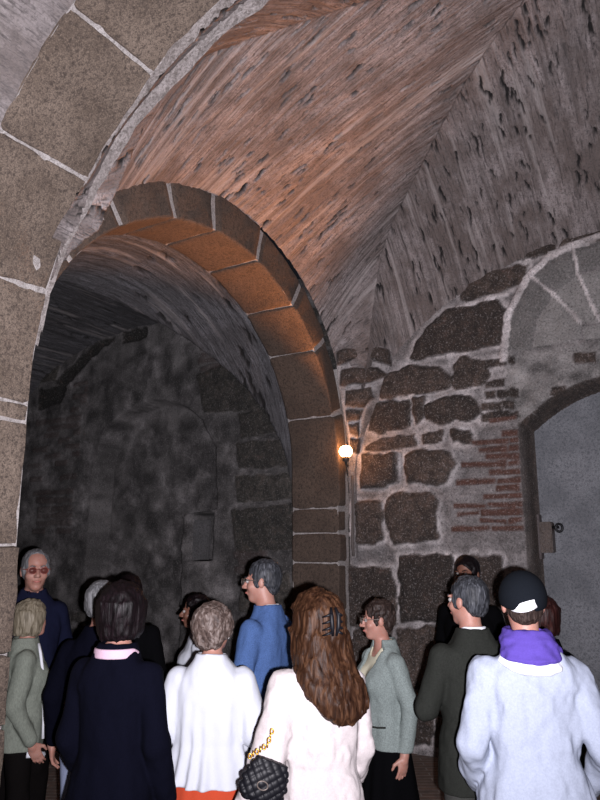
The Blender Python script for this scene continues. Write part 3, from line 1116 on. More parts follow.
lo_.parent = lamp
lo_.location = (0, 0, 0.11)
aim = Vector(W(0.55, -2.55, 4.45)) - LO - Vector(lo_.location)
lo_.rotation_euler = aim.to_track_quat('-Z', 'Y').to_euler()

v_, f_ = tube([W(0.075, -0.13, z + 0.0) for z in np.linspace(1.72, 2.5, 12)], 0.014, 8)
v_, f_ = tube([W(0.075 + 0.008 * math.sin(z * 9), -0.12 + 0.006 * math.sin(z * 13), z) for z in np.linspace(1.72, 2.5, 16)], 0.013, 8)
o = link('cable_conduit', py_mesh('cable_conduit', v_, f_, True), None, plain('conduit', (0.10, 0.085, 0.08), 0.7))
tag(o, 'thin dark cable conduit running down the corner below the lamp', 'conduit')

lb = bpy.data.objects.new('lock_box', None)
COL.objects.link(lb)
lb.location = W(1.79, 0.4, 1.75)
tag(lb, 'small brown wooden box with a black latch on the doorway jamb', 'box')
LBO = Vector(lb.location)
axl = lambda a, b, c: Vector(W(a, b, c)) - LBO
link('case', box_mesh('case', axl, (1.735, 0.33, 1.755), (1.845, 0.465, 2.03), 0.008), lb, rough_mat('box_wood', (0.10, 0.072, 0.06), (0.075, 0.052, 0.042), (0.035, 0.025, 0.02), 8, 60, 0.4))
link('back_board', box_mesh('back_board', axl, (1.705, 0.36, 1.70), (1.735, 0.475, 2.10), 0.004), lb, rough_mat('box_board', (0.12, 0.1, 0.1), (0.1, 0.08, 0.08), (0.05, 0.04, 0.04), 8, 60, 0.7))
v_, f_ = join([tube([axl(1.84, 0.36, 1.98), axl(1.905, 0.36, 1.98)], 0.012, 10), tube([axl(1.905 + 0.03 * math.cos(a), 0.36, 1.975 + 0.035 * math.sin(a)) for a in np.linspace(0, 2 * math.pi, 13)[:-1]], 0.012, 8, True)])
link('latch', py_mesh('latch', v_, f_, True), lb, plain('latch_iron', (0.012, 0.012, 0.014), 0.4, 0.5))

sl = bpy.data.objects.new('stone_slab', None)
COL.objects.link(sl)
sl.location = W(-1.97, 0.1, 1.665)
SLO = Vector(sl.location)
me = box_mesh('slab', lambda a, b, c: Vector(W(a, b + 0.03 * (c - 1.68), c)) - SLO, (-2.09, 0.05, 1.672), (-1.86, 0.11, 2.12), 0.012)
link('slab', me, sl, rough_mat('slab_stone', (0.13, 0.125, 0.13), (0.09, 0.088, 0.09), (0.05, 0.05, 0.05), 4, 50))
tag(sl, 'grey stone slab standing in the small niche of the dark chamber wall', 'slab')


# ------------------------------------------------------------------ figures: distance fields meshed as one surface
class Vol:
    def __init__(s, lo, hi, h):
        s.lo = np.array(lo, np.float32); s.h = h
        s.n = np.ceil((np.array(hi) - s.lo) / h).astype(int) + 1
        s.v = np.full(s.n, 1.0, np.float32)

    def _sub(s, lo, hi, pad):
        a = np.clip(np.floor((np.array(lo) - pad - s.lo) / s.h).astype(int), 0, s.n)
        b = np.clip(np.ceil((np.array(hi) + pad - s.lo) / s.h).astype(int) + 1, 0, s.n)
        if (b <= a).any():
            return None, None
        sl_ = tuple(slice(x, y) for x, y in zip(a, b))
        g = [s.lo[i] + s.h * np.arange(a[i], b[i], dtype=np.float32) for i in range(3)]
        return sl_, (g[0][:, None, None], g[1][None, :, None], g[2][None, None, :])

    def add(s, prim, k=0.02):
        fn, lo, hi = prim
        sl_, g = s._sub(lo, hi, k + 0.03)
        if sl_ is None: return
        d = fn(*g); a = s.v[sl_]
        h = np.clip(0.5 + 0.5 * (a - d) / k, 0, 1)
        s.v[sl_] = a * (1 - h) + d * h - k * h * (1 - h)

    def cut(s, prim, k=0.008):
        fn, lo, hi = prim
        sl_, g = s._sub(lo, hi, k + 0.03)
        if sl_ is None: return
        d = -fn(*g); a = s.v[sl_]
        h = np.clip(0.5 - 0.5 * (a - d) / k, 0, 1)
        s.v[sl_] = a * (1 - h) + d * h + k * h * (1 - h)

    def wrinkle(s, fn):
        i = np.argwhere(np.abs(s.v) < 0.06)
        p = s.lo + s.h * i
        s.v[tuple(i.T)] += fn(p[:, 0], p[:, 1], p[:, 2]).astype(np.float32)

    def mesh(s, name):
        v = np.pad(s.v, 1, constant_values=1.0); h = s.h; lo = s.lo - h
        ins = v < 0
        c = np.zeros(tuple(x - 1 for x in v.shape), np.int8)
        for dx in (0, 1):
            for dy in (0, 1):
                for dz in (0, 1):
                    c += ins[dx:dx + c.shape[0], dy:dy + c.shape[1], dz:dz + c.shape[2]]
        act = (c > 0) & (c < 8)
        idx = np.argwhere(act)
        ids = np.full(c.shape, -1, np.int32)
        ids[act] = np.arange(len(idx))
        cor = [(x, y, z) for x in (0, 1) for y in (0, 1) for z in (0, 1)]
        cv = np.stack([v[idx[:, 0] + x, idx[:, 1] + y, idx[:, 2] + z] for x, y, z in cor], 1)
        acc = np.zeros((len(idx), 3), np.float32); cnt = np.zeros(len(idx), np.float32)
        for a in range(8):
            for b in range(a + 1, 8):
                pa, pb = np.array(cor[a]), np.array(cor[b])
                if np.abs(pa - pb).sum() != 1: continue
                m = (cv[:, a] < 0) != (cv[:, b] < 0)
                t = cv[m, a] / (cv[m, a] - cv[m, b])
                acc[m] += pa + t[:, None] * (pb - pa); cnt[m] += 1
        pts = lo + h * (idx + acc / cnt[:, None])
        F = []
        for ax in range(3):
            o1, o2 = (ax + 1) % 3, (ax + 2) % 3
            A = ins; sl0 = [slice(1, -1)] * 3; sl1 = [slice(1, -1)] * 3
            sl0[ax] = slice(0, -1); sl1[ax] = slice(1, None)
            a, b = A[tuple(sl0)], A[tuple(sl1)]
            e = np.argwhere(a != b)
            off = np.ones(3, int); off[ax] = 0
            e0 = e + off
            sg = a[tuple(e.T)]
            q = []
            for d1, d2 in ((-1, -1), (0, -1), (0, 0), (-1, 0)):
                cc = e0.copy(); cc[:, o1] += d1; cc[:, o2] += d2
                q.append(ids[tuple(cc.T)])
            q = np.stack(q, 1)
            q[~sg] = q[~sg][:, ::-1]
            F.append(q)
        F = np.concatenate(F)
        F = F[(F >= 0).all(1)]
        return pts, F


def bbox(*pts, r=0.0):
    P = np.array(pts, np.float32)
    return P.min(0) - r, P.max(0) + r


def rcone(a, b, ra, rb):
    a = np.array(a, np.float32); b = np.array(b, np.float32); e = b - a; L = float(e @ e) + 1e-9

    def fn(x, y, z):
        t = np.clip(((x - a[0]) * e[0] + (y - a[1]) * e[1] + (z - a[2]) * e[2]) / L, 0, 1)
        return np.sqrt((x - a[0] - e[0] * t) ** 2 + (y - a[1] - e[1] * t) ** 2 + (z - a[2] - e[2] * t) ** 2) - (ra + (rb - ra) * t)
    return fn, *bbox(a, b, r=max(ra, rb))


def ell(c, r):
    c = np.array(c, np.float32); r = np.array(r, np.float32)

    def fn(x, y, z):
        q = np.sqrt(((x - c[0]) / r[0]) ** 2 + ((y - c[1]) / r[1]) ** 2 + ((z - c[2]) / r[2]) ** 2)
        g = np.sqrt(((x - c[0]) / r[0] ** 2) ** 2 + ((y - c[1]) / r[1] ** 2) ** 2 + ((z - c[2]) / r[2] ** 2) ** 2)
        return q * (q - 1) / np.maximum(g, 1e-4)
    return fn, c - r, c + r


def loft(rows, p=2.3, pleat=None):
    """rows (z, rx, ry, cx, cy): stacked rounded sections, flat ends"""
    R = np.array(rows, np.float32)
    zz = R[:, 0]
    mx = R[:, 1].max(); my = R[:, 2].max()

    def fn(x, y, z):
        f = lambda c: np.interp(z.ravel(), zz, R[:, c]).reshape(z.shape).astype(np.float32)
        rx, ry, cx, cy = f(1), f(2), f(3), f(4)
        q = (np.abs((x - cx) / rx) ** p + np.abs((y - cy) / ry) ** p) ** (1 / p)
        if pleat:
            n, amp, ztop, zbot = pleat
            th = np.arctan2(y - cy, x - cx)
            q = q - amp * np.clip((ztop - z) / (ztop - zbot), 0, 1) * np.cos(th * n + 1.3 * np.sin(th * 3))
        d = (q - 1) * np.minimum(rx, ry)
        return np.maximum(d, np.maximum(zz[0] - z, z - zz[-1]))
    lo = np.array([R[:, 3].min() - mx * 1.15, R[:, 4].min() - my * 1.15, zz[0]], np.float32)
    hi = np.array([R[:, 3].max() + mx * 1.15, R[:, 4].max() + my * 1.15, zz[-1]], np.float32)
    return fn, lo, hi


def xf(prim, Rm, o, k=1.0):
    fn, lo, hi = prim
    Rm = np.array(Rm, np.float32); o = np.array(o, np.float32)

    def g(x, y, z):
        px, py, pz = x - o[0], y - o[1], z - o[2]
        q = [(Rm[0, i] * px + Rm[1, i] * py + Rm[2, i] * pz) / k for i in range(3)]
        return fn(*q) * k
    C8 = np.array([[(lo, hi)[i][0], (lo, hi)[j][1], (lo, hi)[l][2]] for i in (0, 1) for j in (0, 1) for l in (0, 1)], np.float32)
    P = (Rm @ (C8 * k).T).T + o
    return g, P.min(0), P.max(0)


def slab_cut(z0, below=True, r=0.8):
    """half-space below / above a height, as a cutter"""
    return (lambda x, y, z: (z - z0 if below else z0 - z) + 0 * x + 0 * y), np.array([-r, -r, -0.2 if below else z0 - 0.05], np.float32), np.array([r, r, z0 + 0.05 if below else 2.2], np.float32)


def unit(v):
    v = np.array(v, np.float64)
    return v / np.linalg.norm(v)


HEAD_Z = 1.63


class Figure:
    def __init__(s, name, label, x, y, height, yaw, hyaw=None, pitch=0.0, tilt=0.0, wid=1.0, woman=False, skin='skin', arms=None, group=None, hk=None, belly=0.0, ax=1.0):
        s.s = height / 1.75
        s.root = bpy.data.objects.new('person', None)
        COL.objects.link(s.root)
        s.root.location = (x, y, 0)
        s.root.rotation_euler = (0, 0, R_(yaw))
        tag(s.root, label, 'person', group)
        s.w = wid; s.woman = woman; s.skin = M[skin]; s.belly = belly
        hy = R_((hyaw if hyaw is not None else yaw) - yaw)
        s.HR = np.array((Matrix.Rotation(hy, 3, 'Z') @ Matrix.Rotation(R_(tilt), 3, 'Y') @ Matrix.Rotation(R_(pitch), 3, 'X')))
        s.hk = hk if hk else 1 + (1 - s.s) * 0.45
        s.HO = np.array([0, 0.02, 1.75 - 0.12 * s.hk])
        w = wid
        dft = dict(R=((0.225 * w, -0.045, 1.10), (0.235 * w, 0.03, 0.85)), L=((-0.225 * w, -0.045, 1.10), (-0.235 * w, 0.03, 0.85)))
        if arms: dft.update(arms)
        s.arms = {k: ((a[0] * ax, a[1], a[2]), (b[0] * ax, b[1], b[2])) for k, (a, b) in dft.items()}
        s.sh = {'R': (0.162 * w, -0.012, 1.36), 'L': (-0.162 * w, -0.012, 1.36)}

    def put(s, name, vol, mat, parent=None, label=None):
        p, f = vol.mesh(name)
        me = np_mesh(name, p * s.s, f)
        o = link(name, me, parent or s.root, mat)
        if label: o['label'] = label
        return o

    def mesh(s, name, vf, mat, head=False, parent=None, label=None):
        v, f = vf
        P = np.array([tuple(q) for q in v], np.float64)
        if head:
            P = (s.HR @ (P * s.hk).T).T + s.HO
        o = link(name, py_mesh(name, P * s.s, f, True), parent or s.root, mat)
        if label: o['label'] = label
        return o

    def h(s, prim):
        return xf(prim, s.HR, s.HO, s.hk)

    # ---- the body: one continuous surface from crown to toes
    def body(s, face=True, res=0.0065, hands=True):
        w = s.w
        V = Vol((-0.45, -0.3, 0), (0.45, 0.45, 1.78), res)
        hz = [s.arms[k][1] for k in 'LR']
        V.add(loft([(0.84, .150 * w, .10, 0, -.01), (0.92, .160 * w, .112, 0, -.015), (1.06, .132 * w, .092 + s.belly * .6, 0, s.belly * .4), (1.25, .150 * w, .102, 0, 0), (1.35, .150 * w, .085, 0, -.012), (1.42, .09 * w, .062, 0, -.018), (1.49, .055, .052, 0, -.02)]), 0.03)
        V.add(rcone((0, -.022, 1.42), (0, 0.004, 1.56), .057 if not s.woman else .049, .052 if not s.woman else .046), 0.03)
        for sx in (1, -1):
            V.add(rcone((sx * .082 * w, -.01, .90), (sx * .088, .012, .50), .088, .056), 0.03)
            V.add(rcone((sx * .088, .012, .50), (sx * .09, -.03, .09), .056, .040), 0.02)
            V.add(rcone((sx * .09, -.045, .045), (sx * .10, .12, .032), .042, .030), 0.02)
        for k in 'RL':
            sh, (el, wr) = s.sh[k], s.arms[k]
            V.add(rcone(sh, el, .050, .040), 0.03)
            V.add(rcone(el, wr, .040, .027), 0.015)
            s.hand(V, k, np.array(el), np.array(wr))
        # head
        H = s.h
        V.add(H(ell((0, -.014, .036), (.074, .094, .082))), 0.03)
        V.add(H(ell((0, .022, -.04), (.058, .068, .078))), 0.03)
        V.add(H(ell((0, .058, -.098), (.026, .024, .02))), 0.025)
        if face:
            for sx in (1, -1):
                V.add(H(ell((sx * .036, .058, -.03), (.026, .024, .022))), 0.02)
                V.cut(H(ell((sx * .031, .097, .002), (.017, .014, .012))), 0.010)
                V.add(H(ell((sx * .030, .083, .021), (.024, .010, .007))), 0.010)
            V.add(H(rcone((0, .088, .004), (0, .112, -.030), .009, .0125)), 0.012)
            for sx in (1, -1):
                V.add(H(ell((sx * .012, .099, -.034), (.009, .011, .008))), 0.008)
            V.add(H(ell((0, .086, -.060), (.023, .010, .007))), 0.010)
            V.add(H(ell((0, .083, -.071), (.020, .010, .007))), 0.010)
        for sx in (1, -1):
            V.add(H(ell((sx * .077, -.008, -.008), (.011, .019, .031))), 0.008)
        return s.put('body', V, s.skin)

    def hand(s, V, k, el, wr):
        d = unit(wr - el)
        sx = 1 if k == 'R' else -1
        n = unit(np.array([-sx, 0.25, 0.0]) - d * np.dot(np.array([-sx, 0.25, 0.0]), d))
        t = np.cross(n, d) * sx
        t = unit(t)
        if t[1] < 0 and abs(t[1]) > 0.3: t = -t
        R = np.stack([t, d, n], 1)
        V.add(rcone(wr, wr + d * .03, .026, .028), 0.012)
        V.add(xf(ell((0, 0, 0), (.041, .05, .017)), R, wr + d * .062), 0.014)
        for i, (o_, L) in enumerate(((.029, .068), (.010, .078), (-.010, .072), (-.028, .056))):
            b = wr + d * (.098 - abs(o_ - .005) * .25) + t * o_
            m = b + unit(d + n * .25) * L * .55
            e = m + unit(d * .8 + n * .75) * L * .5
            V.add(rcone(b, m, .0095, .0085), 0.006)
            V.add(rcone(m, e, .0085, .0068), 0.005)
        b = wr + d * .035 + t * .030 + n * .006
        m = b + unit(d * .75 + t * .75 + n * .3) * .042
        e = m + unit(d + t * .15 + n * .3) * .032
        V.add(rcone(b, m, .0135, .0105), 0.010)
        V.add(rcone(m, e, .0105, .008), 0.006)

    # ---- clothes
    def top(s, name, mat, hem=0.80, flare=0.0, pad=0.0, cuff=0.97, neck=(.066, 0.0, 1.44), slv=(.058, .054, .043), folds=0.006, fs=9, seed=0, pleat=None, vfront=None, res=0.008, shoulder=1.0, label=None, bust=None, tail=1.0, parent=None):
        w = s.w
        V = Vol((-0.5, -0.34, hem - 0.05), (0.5, 0.45, 1.60), res)
        f = flare
        rows = [(hem, (.178 + f) * w, (.128 + f * .8), 0, -.01), (0.92, (.176 + f * .5) * w, .130 + f * .4, 0, -.012), (1.06, (.152 + f * .15) * w, .115 + s.belly + f * .15, 0, s.belly * .5), (1.25, .172 * w, .123 + s.belly * .3, 0, 0), (1.32, .174 * w * shoulder, .112, 0, -.010), (1.385, .146 * w * shoulder, .096, 0, -.016), (1.435, .104 * w, .084, 0, -.02), (1.475, .080, .074, 0, -.02), (1.50, .070, .068, 0, -.018)]
        rows = [(z, a + pad, b + pad, c, d) for z, a, b, c, d in rows if z >= hem]
        V.add(loft(rows, 2.4, pleat), 0.02)
        if s.woman and (bust is None or bust):
            for sx in (1, -1):
                V.add(ell((sx * .075 * w, .085, 1.24), (.07, .065, .075)), 0.05)
        for k in 'RL':
            sh, (el, wr) = s.sh[k], s.arms[k]
            sh, el, wr = map(np.array, (sh, el, wr))
            V.add(rcone(sh, el, slv[0] + pad * .6, slv[1] + pad * .4), 0.014)
            if cuff > 0:
                V.add(rcone(el, el + (wr - el) * cuff, slv[1] + pad * .4, slv[2]), 0.02)
        V.wrinkle(lambda x, y, z: folds * (1.3 * vnoise(x * fs + seed, y * fs, z * fs * 0.55) + 0.7 * vnoise(x * fs * 2.3, y * fs * 2.3 + seed, z * fs * 1.1 + x * 9) + 0.35 * vnoise(x * fs * 5, y * fs * 5, z * fs * 3.2 + seed)))
        V.cut(slab_cut(hem), 0.006)
        V.cut(rcone((0, neck[1] - .015, neck[2]), (0, neck[1] + .01, 1.75), neck[0], neck[0] + .01), 0.008)
        if vfront:
            (zb, half) = vfront
            V.cut(((lambda x, y, z: np.maximum(np.abs(x) - np.clip((z - zb) * half, 0.004, 1), 0.03 - y)), np.array([-.2, 0.0, hem - .05], np.float32), np.array([.2, .4, 1.6], np.float32)), 0.006)
        return s.put(name, V, mat, parent, label)

    def collar(s, mat, z0=1.425, z1=1.50, r=.068, back=0.012, name='collar', parent=None, lean=0.10, label=None, th=.008):
        V = Vol((-.16, -.18, 1.36), (.16, .16, 1.60), 0.0055)

        def fn(x, y, z):
            cy = -.022 + (z - 1.42) * lean
            q = np.sqrt(x ** 2 + (y - cy) ** 2)
            rr = r - (z - z0) * 0.06
            top_ = z1 + back - np.clip(y + .05, 0, .2) * 0.35
            d = np.abs(q - rr) - th
            return np.maximum(np.maximum(d, z0 - np.clip(y + .02, 0, .2) * .25 - z), z - top_)
        V.add((fn, np.array([-.14, -.16, 1.36], np.float32), np.array([.14, .14, 1.6], np.float32)), 0.004)
        V.cut(((lambda x, y, z: np.maximum(np.abs(x) - .012 - np.clip(1.47 - z, 0, .2) * .5, -y)), np.array([-.1, 0, 1.3], np.float32), np.array([.1, .2, 1.6], np.float32)), 0.004)
        return s.put(name, V, mat, parent, label)

    def trousers(s, mat, pad=0.0, top_=1.0, folds=0.006, name='trousers'):
        w = s.w
        V = Vol((-0.32, -0.25, 0.02), (0.32, 0.25, top_ + .05), 0.011)
        V.add(loft([(0.80, .165 * w + pad, .118 + pad, 0, -.012), (0.92, .170 * w + pad, .124 + pad, 0, -.015), (top_, .15 * w + pad, .112 + pad, 0, -.005)]), 0.02)
        for sx in (1, -1):
            V.add(rcone((sx * .085 * w, -.01, .86), (sx * .09, .01, .50), .100 + pad, .074 + pad), 0.03)
            V.add(rcone((sx * .09, .01, .50), (sx * .092, -.03, .085), .074 + pad, .062 + pad), 0.02)
        V.wrinkle(lambda x, y, z: folds * (vnoise(x * 9, y * 9, z * 7) + vnoise(x * 20, y * 20, z * 14)))
        V.cut(slab_cut(0.06), 0.004)
        return s.put(name, V, mat)

    def skirt(s, mat, hem=0.45, flare=0.05, top_=1.04, pleat=(11, .05, 1.0, .45), label=None):
        w = s.w
        V = Vol((-0.36, -0.32, hem - .03), (0.36, 0.32, top_ + .04), 0.011)
        V.add(loft([(hem, .19 * w + flare, .15 + flare, 0, -.01), (0.70, .182 * w + flare * .4, .136 + flare * .4, 0, -.014), (0.92, .172 * w, .126, 0, -.015), (top_, .145 * w, .107, 0, -.0)], 2.3, pleat), 0.01)
        return s.put('skirt', V, mat, None, label)

    def shoes(s, mat):
        for sx in (1, -1):
            V = Vol((sx * .1 - .09, -.13, -.005), (sx * .1 + .09, .2, .14), 0.008)
            V.add(rcone((sx * .09, -.05, .052), (sx * .10, .125, .040), .050, .040), 0.02)
            V.add(rcone((sx * .09, -.04, .06), (sx * .09, -.035, .10), .046, .044), 0.02)
            V.cut(slab_cut(0.004), 0.002)
            s.put('shoe', V, mat)

    # ---- hair
    def hair(s, style, mat, seed=0, amp=1.0, label=None):
        H = s.h
        big = style == 'long'
        lo = np.array([-.26, -.28, 1.02 if big else 1.40]); hi = np.array([.26, .24, 1.82])
        V = Vol(lo, hi, 0.0058)
        face = H(ell((0, .090, -.040), (.070, .066, .106)))
        if style in ('short', 'receding'):
            t = .078 if style == 'short' else .076
            V.add(H(ell((0, -.018, .040), (.081, .100, .088))), 0.02)
            V.add(H(ell((0, -.062, -.018), (.068, .046, .062))), 0.03)
            for sx in (1, -1):
                V.add(H(ell((sx * .068, .012, .0), (.013, .030, .04))), 0.02)
            V.cut(face, 0.012)
            if style == 'receding':
                V.cut(H(ell((0, .085, .06), (.062, .06, .05))), 0.02)
            w_ = lambda x, y, z: amp * (.004 * vnoise(x * 55 + seed, y * 40, z * 40) + .003 * vnoise(x * 110, y * 60, z * 60 + seed))
        elif style == 'curly':
            V.add(H(ell((0, -.022, .034), (.100, .115, .098))), 0.02)
            V.add(H(ell((0, -.060, -.030), (.086, .062, .068))), 0.03)
            for sx in (1, -1):
                V.add(H(ell((sx * .078, -.002, .0), (.022, .045, .05))), 0.02)
            V.cut(face, 0.012)
            w_ = lambda x, y, z: amp * (.007 * vnoise(x * 32 + seed, y * 32, z * 24) + .006 * vnoise(x * 85 + 2 * np.sin(z * 60), y * 85, z * 40 + seed))
        elif style == 'bob':
            V.add(H(ell((0, -.022, .020), (.104, .116, .112))), 0.02)
            V.add(H(loft([(-.115, .084, .082, 0, -.035), (-.09, .098, .098, 0, -.03), (-.03, .104, .108, 0, -.025), (.04, .098, .106, 0, -.02)], 2.2)), 0.03)
            V.cut(H(ell((0, .105, -.065), (.066, .085, .125))), 0.015)
            w_ = lambda x, y, z: amp * (.006 * vnoise(x * 40 + seed, y * 40, z * 9) + .005 * vnoise(x * 85, y * 85, z * 16 + seed))
        elif style == 'long':
            V.add(H(ell((0, -.028, .018), (.102, .118, .116))), 0.02)
            V.add(H(loft([(-.16, .112, .100, 0, -.05), (-.04, .108, .110, 0, -.03), (.04, .1, .108, 0, -.022)], 2.2)), 0.03)
            V.add(loft([(1.235, .045, .030, .045, -.165), (1.27, .095, .050, .04, -.160), (1.32, .128, .066, .03, -.145), (1.39, .138, .078, .012, -.115), (1.47, .128, .092, 0, -.07), (1.56, .108, .10, 0, -.03)], 2.2), 0.05)
            V.cut(H(ell((0, .11, -.06), (.066, .085, .125))), 0.015)
            w_ = lambda x, y, z: amp * (.011 * vnoise(x * 20 + seed + .9 * np.sin(z * 24), y * 20, z * 6) + .006 * vnoise(x * 55 + np.sin(z * 30), y * 55, z * 7 + seed) + .004 * vnoise(x * 120 + np.sin(z * 30), y * 120, z * 12))
        V.wrinkle(w_)
        return s.put('hair', V, mat, None, label)

    def glasses(s, mat, lens=None):
        parts = []
        for sx in (1, -1):
            ring = [(sx * .033 + .024 * math.cos(a), .112 - abs(.024 * math.cos(a) + .005) * .12, .0 + .019 * math.sin(a)) for a in np.linspace(0, 2 * math.pi, 17)[:-1]]
            parts.append(tube(ring, .0028, 6, True))
            parts.append(tube([(sx * .057, .106, .006), (sx * .078, .06, .008), (sx * .083, -.005, .008), (sx * .083, -.03, -.012)], .0025, 6))
        parts.append(tube([(-.010, .111, .004), (0, .116, .007), (.010, .111, .004)], .0025, 6))
        g = s.mesh('glasses', join(parts), mat, True)
        if lens:
            for sx in (1, -1):
                vs = [(sx * .033 + .0235 * math.cos(a), .1105 + dy, .0185 * math.sin(a)) for dy in (0, -.0015) for a in np.linspace(0, 2 * math.pi, 17)[:-1]]
                fs = [tuple(range(16)), tuple(range(16, 32))[::-1]] + [(i, i + 16, (i + 1) % 16 + 16, (i + 1) % 16) for i in range(16)]
                s.mesh('lens', (vs, fs), lens, True, g)
        return g

    def facebits(s, brow, lips=True):
        for sx in (1, -1):
            v, f = lathe([(0.0, -.0115), (.007, -.009), (.0115, 0), (.007, .009), (0, .0115)], 12)
            e = s.mesh('eye', ([(q[0] + sx * .031, q[1] + .083, q[2] + .002) for q in v], f), M['eye'], True)
            v, f = lathe([(0.0, -.0055), (.0055, 0), (0.0, .0055)], 10)
            s.mesh('iris', ([(q[0] + sx * .031, q[1] * .6 + .0925, q[2] + .002) for q in v], f), M['iris'], True, e)
            s.mesh('eyebrow', tube([(sx * .014, .099, .020), (sx * .032, .096, .027), (sx * .050, .080, .022)], [.003, .0042, .0025], 6), brow, True)
        v, f = tube([(-.022, .086, -.065), (-.010, .096, -.0635), (0, .0975, -.0645), (.010, .096, -.0635), (.022, .086, -.065)], [.002, .0055, .006, .0055, .002], 8)
        if lips:
            s.mesh('lips', (v, f), M['lips'], True)


M['eye'] = plain('eye_white', (0.28, 0.26, 0.25), 0.3)
M['iris'] = plain('iris_brown', (0.03, 0.018, 0.012), 0.15)
M['lips'] = plain('lips_rose', (0.38, 0.13, 0.11), 0.45)
M['shoe'] = plain('shoe_leather', (0.015, 0.014, 0.013), 0.4)
M['navy'] = cloth('navy_wool', (0.0022, 0.0024, 0.0065), 0.7)
M['navy_shirt'] = cloth('navy_shirt', (0.0080, 0.0096, 0.0256), 0.7)
M['black'] = cloth('black_cloth', (0.002, 0.002, 0.0026), 0.7)
M['trouser_dark'] = cloth('dark_trousers', (0.006, 0.005, 0.005), 0.6)
M['jeans_pale'] = cloth('pale_jeans', (0.2300, 0.2645, 0.3795), 0.75)
M['cardigan'] = cloth('sage_grey_knit', (0.1862, 0.2042, 0.1724), 0.7, 160, weave=(1, 1, 0.4))
M['white_trim'] = cloth('white_trim', (0.6696, 0.6804, 0.7344), 0.9)
M['blouse'] = cloth('white_blouse', (0.4536, 0.4707, 0.5216), 0.95, blot=0.03)
M['coat'] = cloth('off_white_linen', (0.4180, 0.3774, 0.3774), 0.88, 130, blot=0.06)
M['pink'] = cloth('pink_collar', (0.4860, 0.3375, 0.4185), 0.9)
M['denim'] = cloth('blue_denim', (0.0648, 0.1188, 0.2767), 0.62, 180)
M['tweed'] = cloth('grey_tweed', (0.2129, 0.2499, 0.2407), 0.6, 150)
M['suit'] = cloth('charcoal_suit', (0.0222, 0.0238, 0.0209), 0.65, 170)
M['suit_trouser'] = cloth('grey_trousers', (0.05, 0.05, 0.047), 0.7)
M['hoodie'] = cloth('heather_sweatshirt', (0.3013, 0.3334, 0.4169), 0.86, 120, blot=0.10)
M['purple'] = cloth('purple_lining', (0.0828, 0.0529, 0.2875), 0.85)
M['cap'] = cloth('dark_cap', (0.0065, 0.008, 0.011), 0.8)
M['orange_skirt'] = cloth('orange_red_skirt', (0.4010, 0.0546, 0.0243), 0.9)
M['print_skirt'] = cloth('dark_print_skirt', (0.02, 0.02, 0.03), 0.2, 60)
M['cream'] = cloth('cream_blouse', (0.4600, 0.4370, 0.3335), 0.9)
M['hair_grey'] = hair_mat('grey_hair', (0.04, 0.04, 0.043), (0.10, 0.10, 0.105), (0.21, 0.21, 0.22))
M['hair_salt'] = hair_mat('dark_grey_hair', (0.006, 0.006, 0.007), (0.026, 0.028, 0.033), (0.11, 0.115, 0.13))
M['hair_ash'] = hair_mat('ash_blond_hair', (0.05, 0.04, 0.027), (0.14, 0.118, 0.083), (0.25, 0.22, 0.17))
M['hair_curl'] = hair_mat('greying_curls', (0.018, 0.012, 0.011), (0.075, 0.053, 0.045), (0.24, 0.20, 0.185), (60, 60, 30))
M['hair_black'] = hair_mat('black_hair', (0.001, 0.0006, 0.0008), (0.0032, 0.0016, 0.0022), (0.010, 0.005, 0.007))
M['hair_auburn'] = hair_mat('auburn_hair', (0.006, 0.0022, 0.0012), (0.024, 0.010, 0.005), (0.078, 0.037, 0.019), (70, 70, 10), 0.5, 0.10)
M['hair_brown'] = hair_mat('brown_hair', (0.006, 0.004, 0.0035), (0.022, 0.014, 0.012), (0.07, 0.05, 0.043))
M['hair_red'] = hair_mat('dark_red_hair', (0.004, 0.0012, 0.0012), (0.017, 0.005, 0.0045), (0.04, 0.013, 0.011))
M['frame_red'] = plain('red_brown_frame', (0.16, 0.03, 0.02), 0.3)
M['frame_metal'] = plain('metal_frame', (0.10, 0.08, 0.07), 0.45, 0.3)
M['gold'] = plain('gold_chain', (0.75, 0.40, 0.06), 0.3, 0.9)
M['bag'] = plain('black_quilted_leather', (0.004, 0.004, 0.006), 0.5, 0.0, 0.2)
M['lens'] = plain('tinted_lens', (0.10, 0.03, 0.025), 0.15)


def at(px, py, depth):
    a, b = (px - 300) / FPX, (400 - py) / FPX
    cp_, sp_ = math.cos(PITCH), math.sin(PITCH)
    ry = cp_ - b * sp_
    t = depth / ry
    return a * t


def tall(top, d):
    return CAMH - d * math.tan(math.atan((top - 400) / FPX) - PITCH) - 0.012


# 1 man with glasses under the arch, facing the camera
p = Figure('person', 'grey-haired man in dark navy shirt and red-framed glasses, facing the camera under the arch', at(33, 600, 4.8), 4.8, tall(548, 4.8), 205, 208, 0, 0, 1.02, False, 'skin', belly=.03, hk=1.08)
p.body(); p.top('shirt', M['navy_shirt'], 0.86, 0.01, 0.008, 0.5, seed=1); p.collar(M['navy_shirt'])
p.trousers(M['trouser_dark'], .01); p.shoes(M['shoe']); p.hair('receding', M['hair_grey'], 1); p.facebits(M['hair_grey']); p.glasses(M['frame_red'], M['lens'])

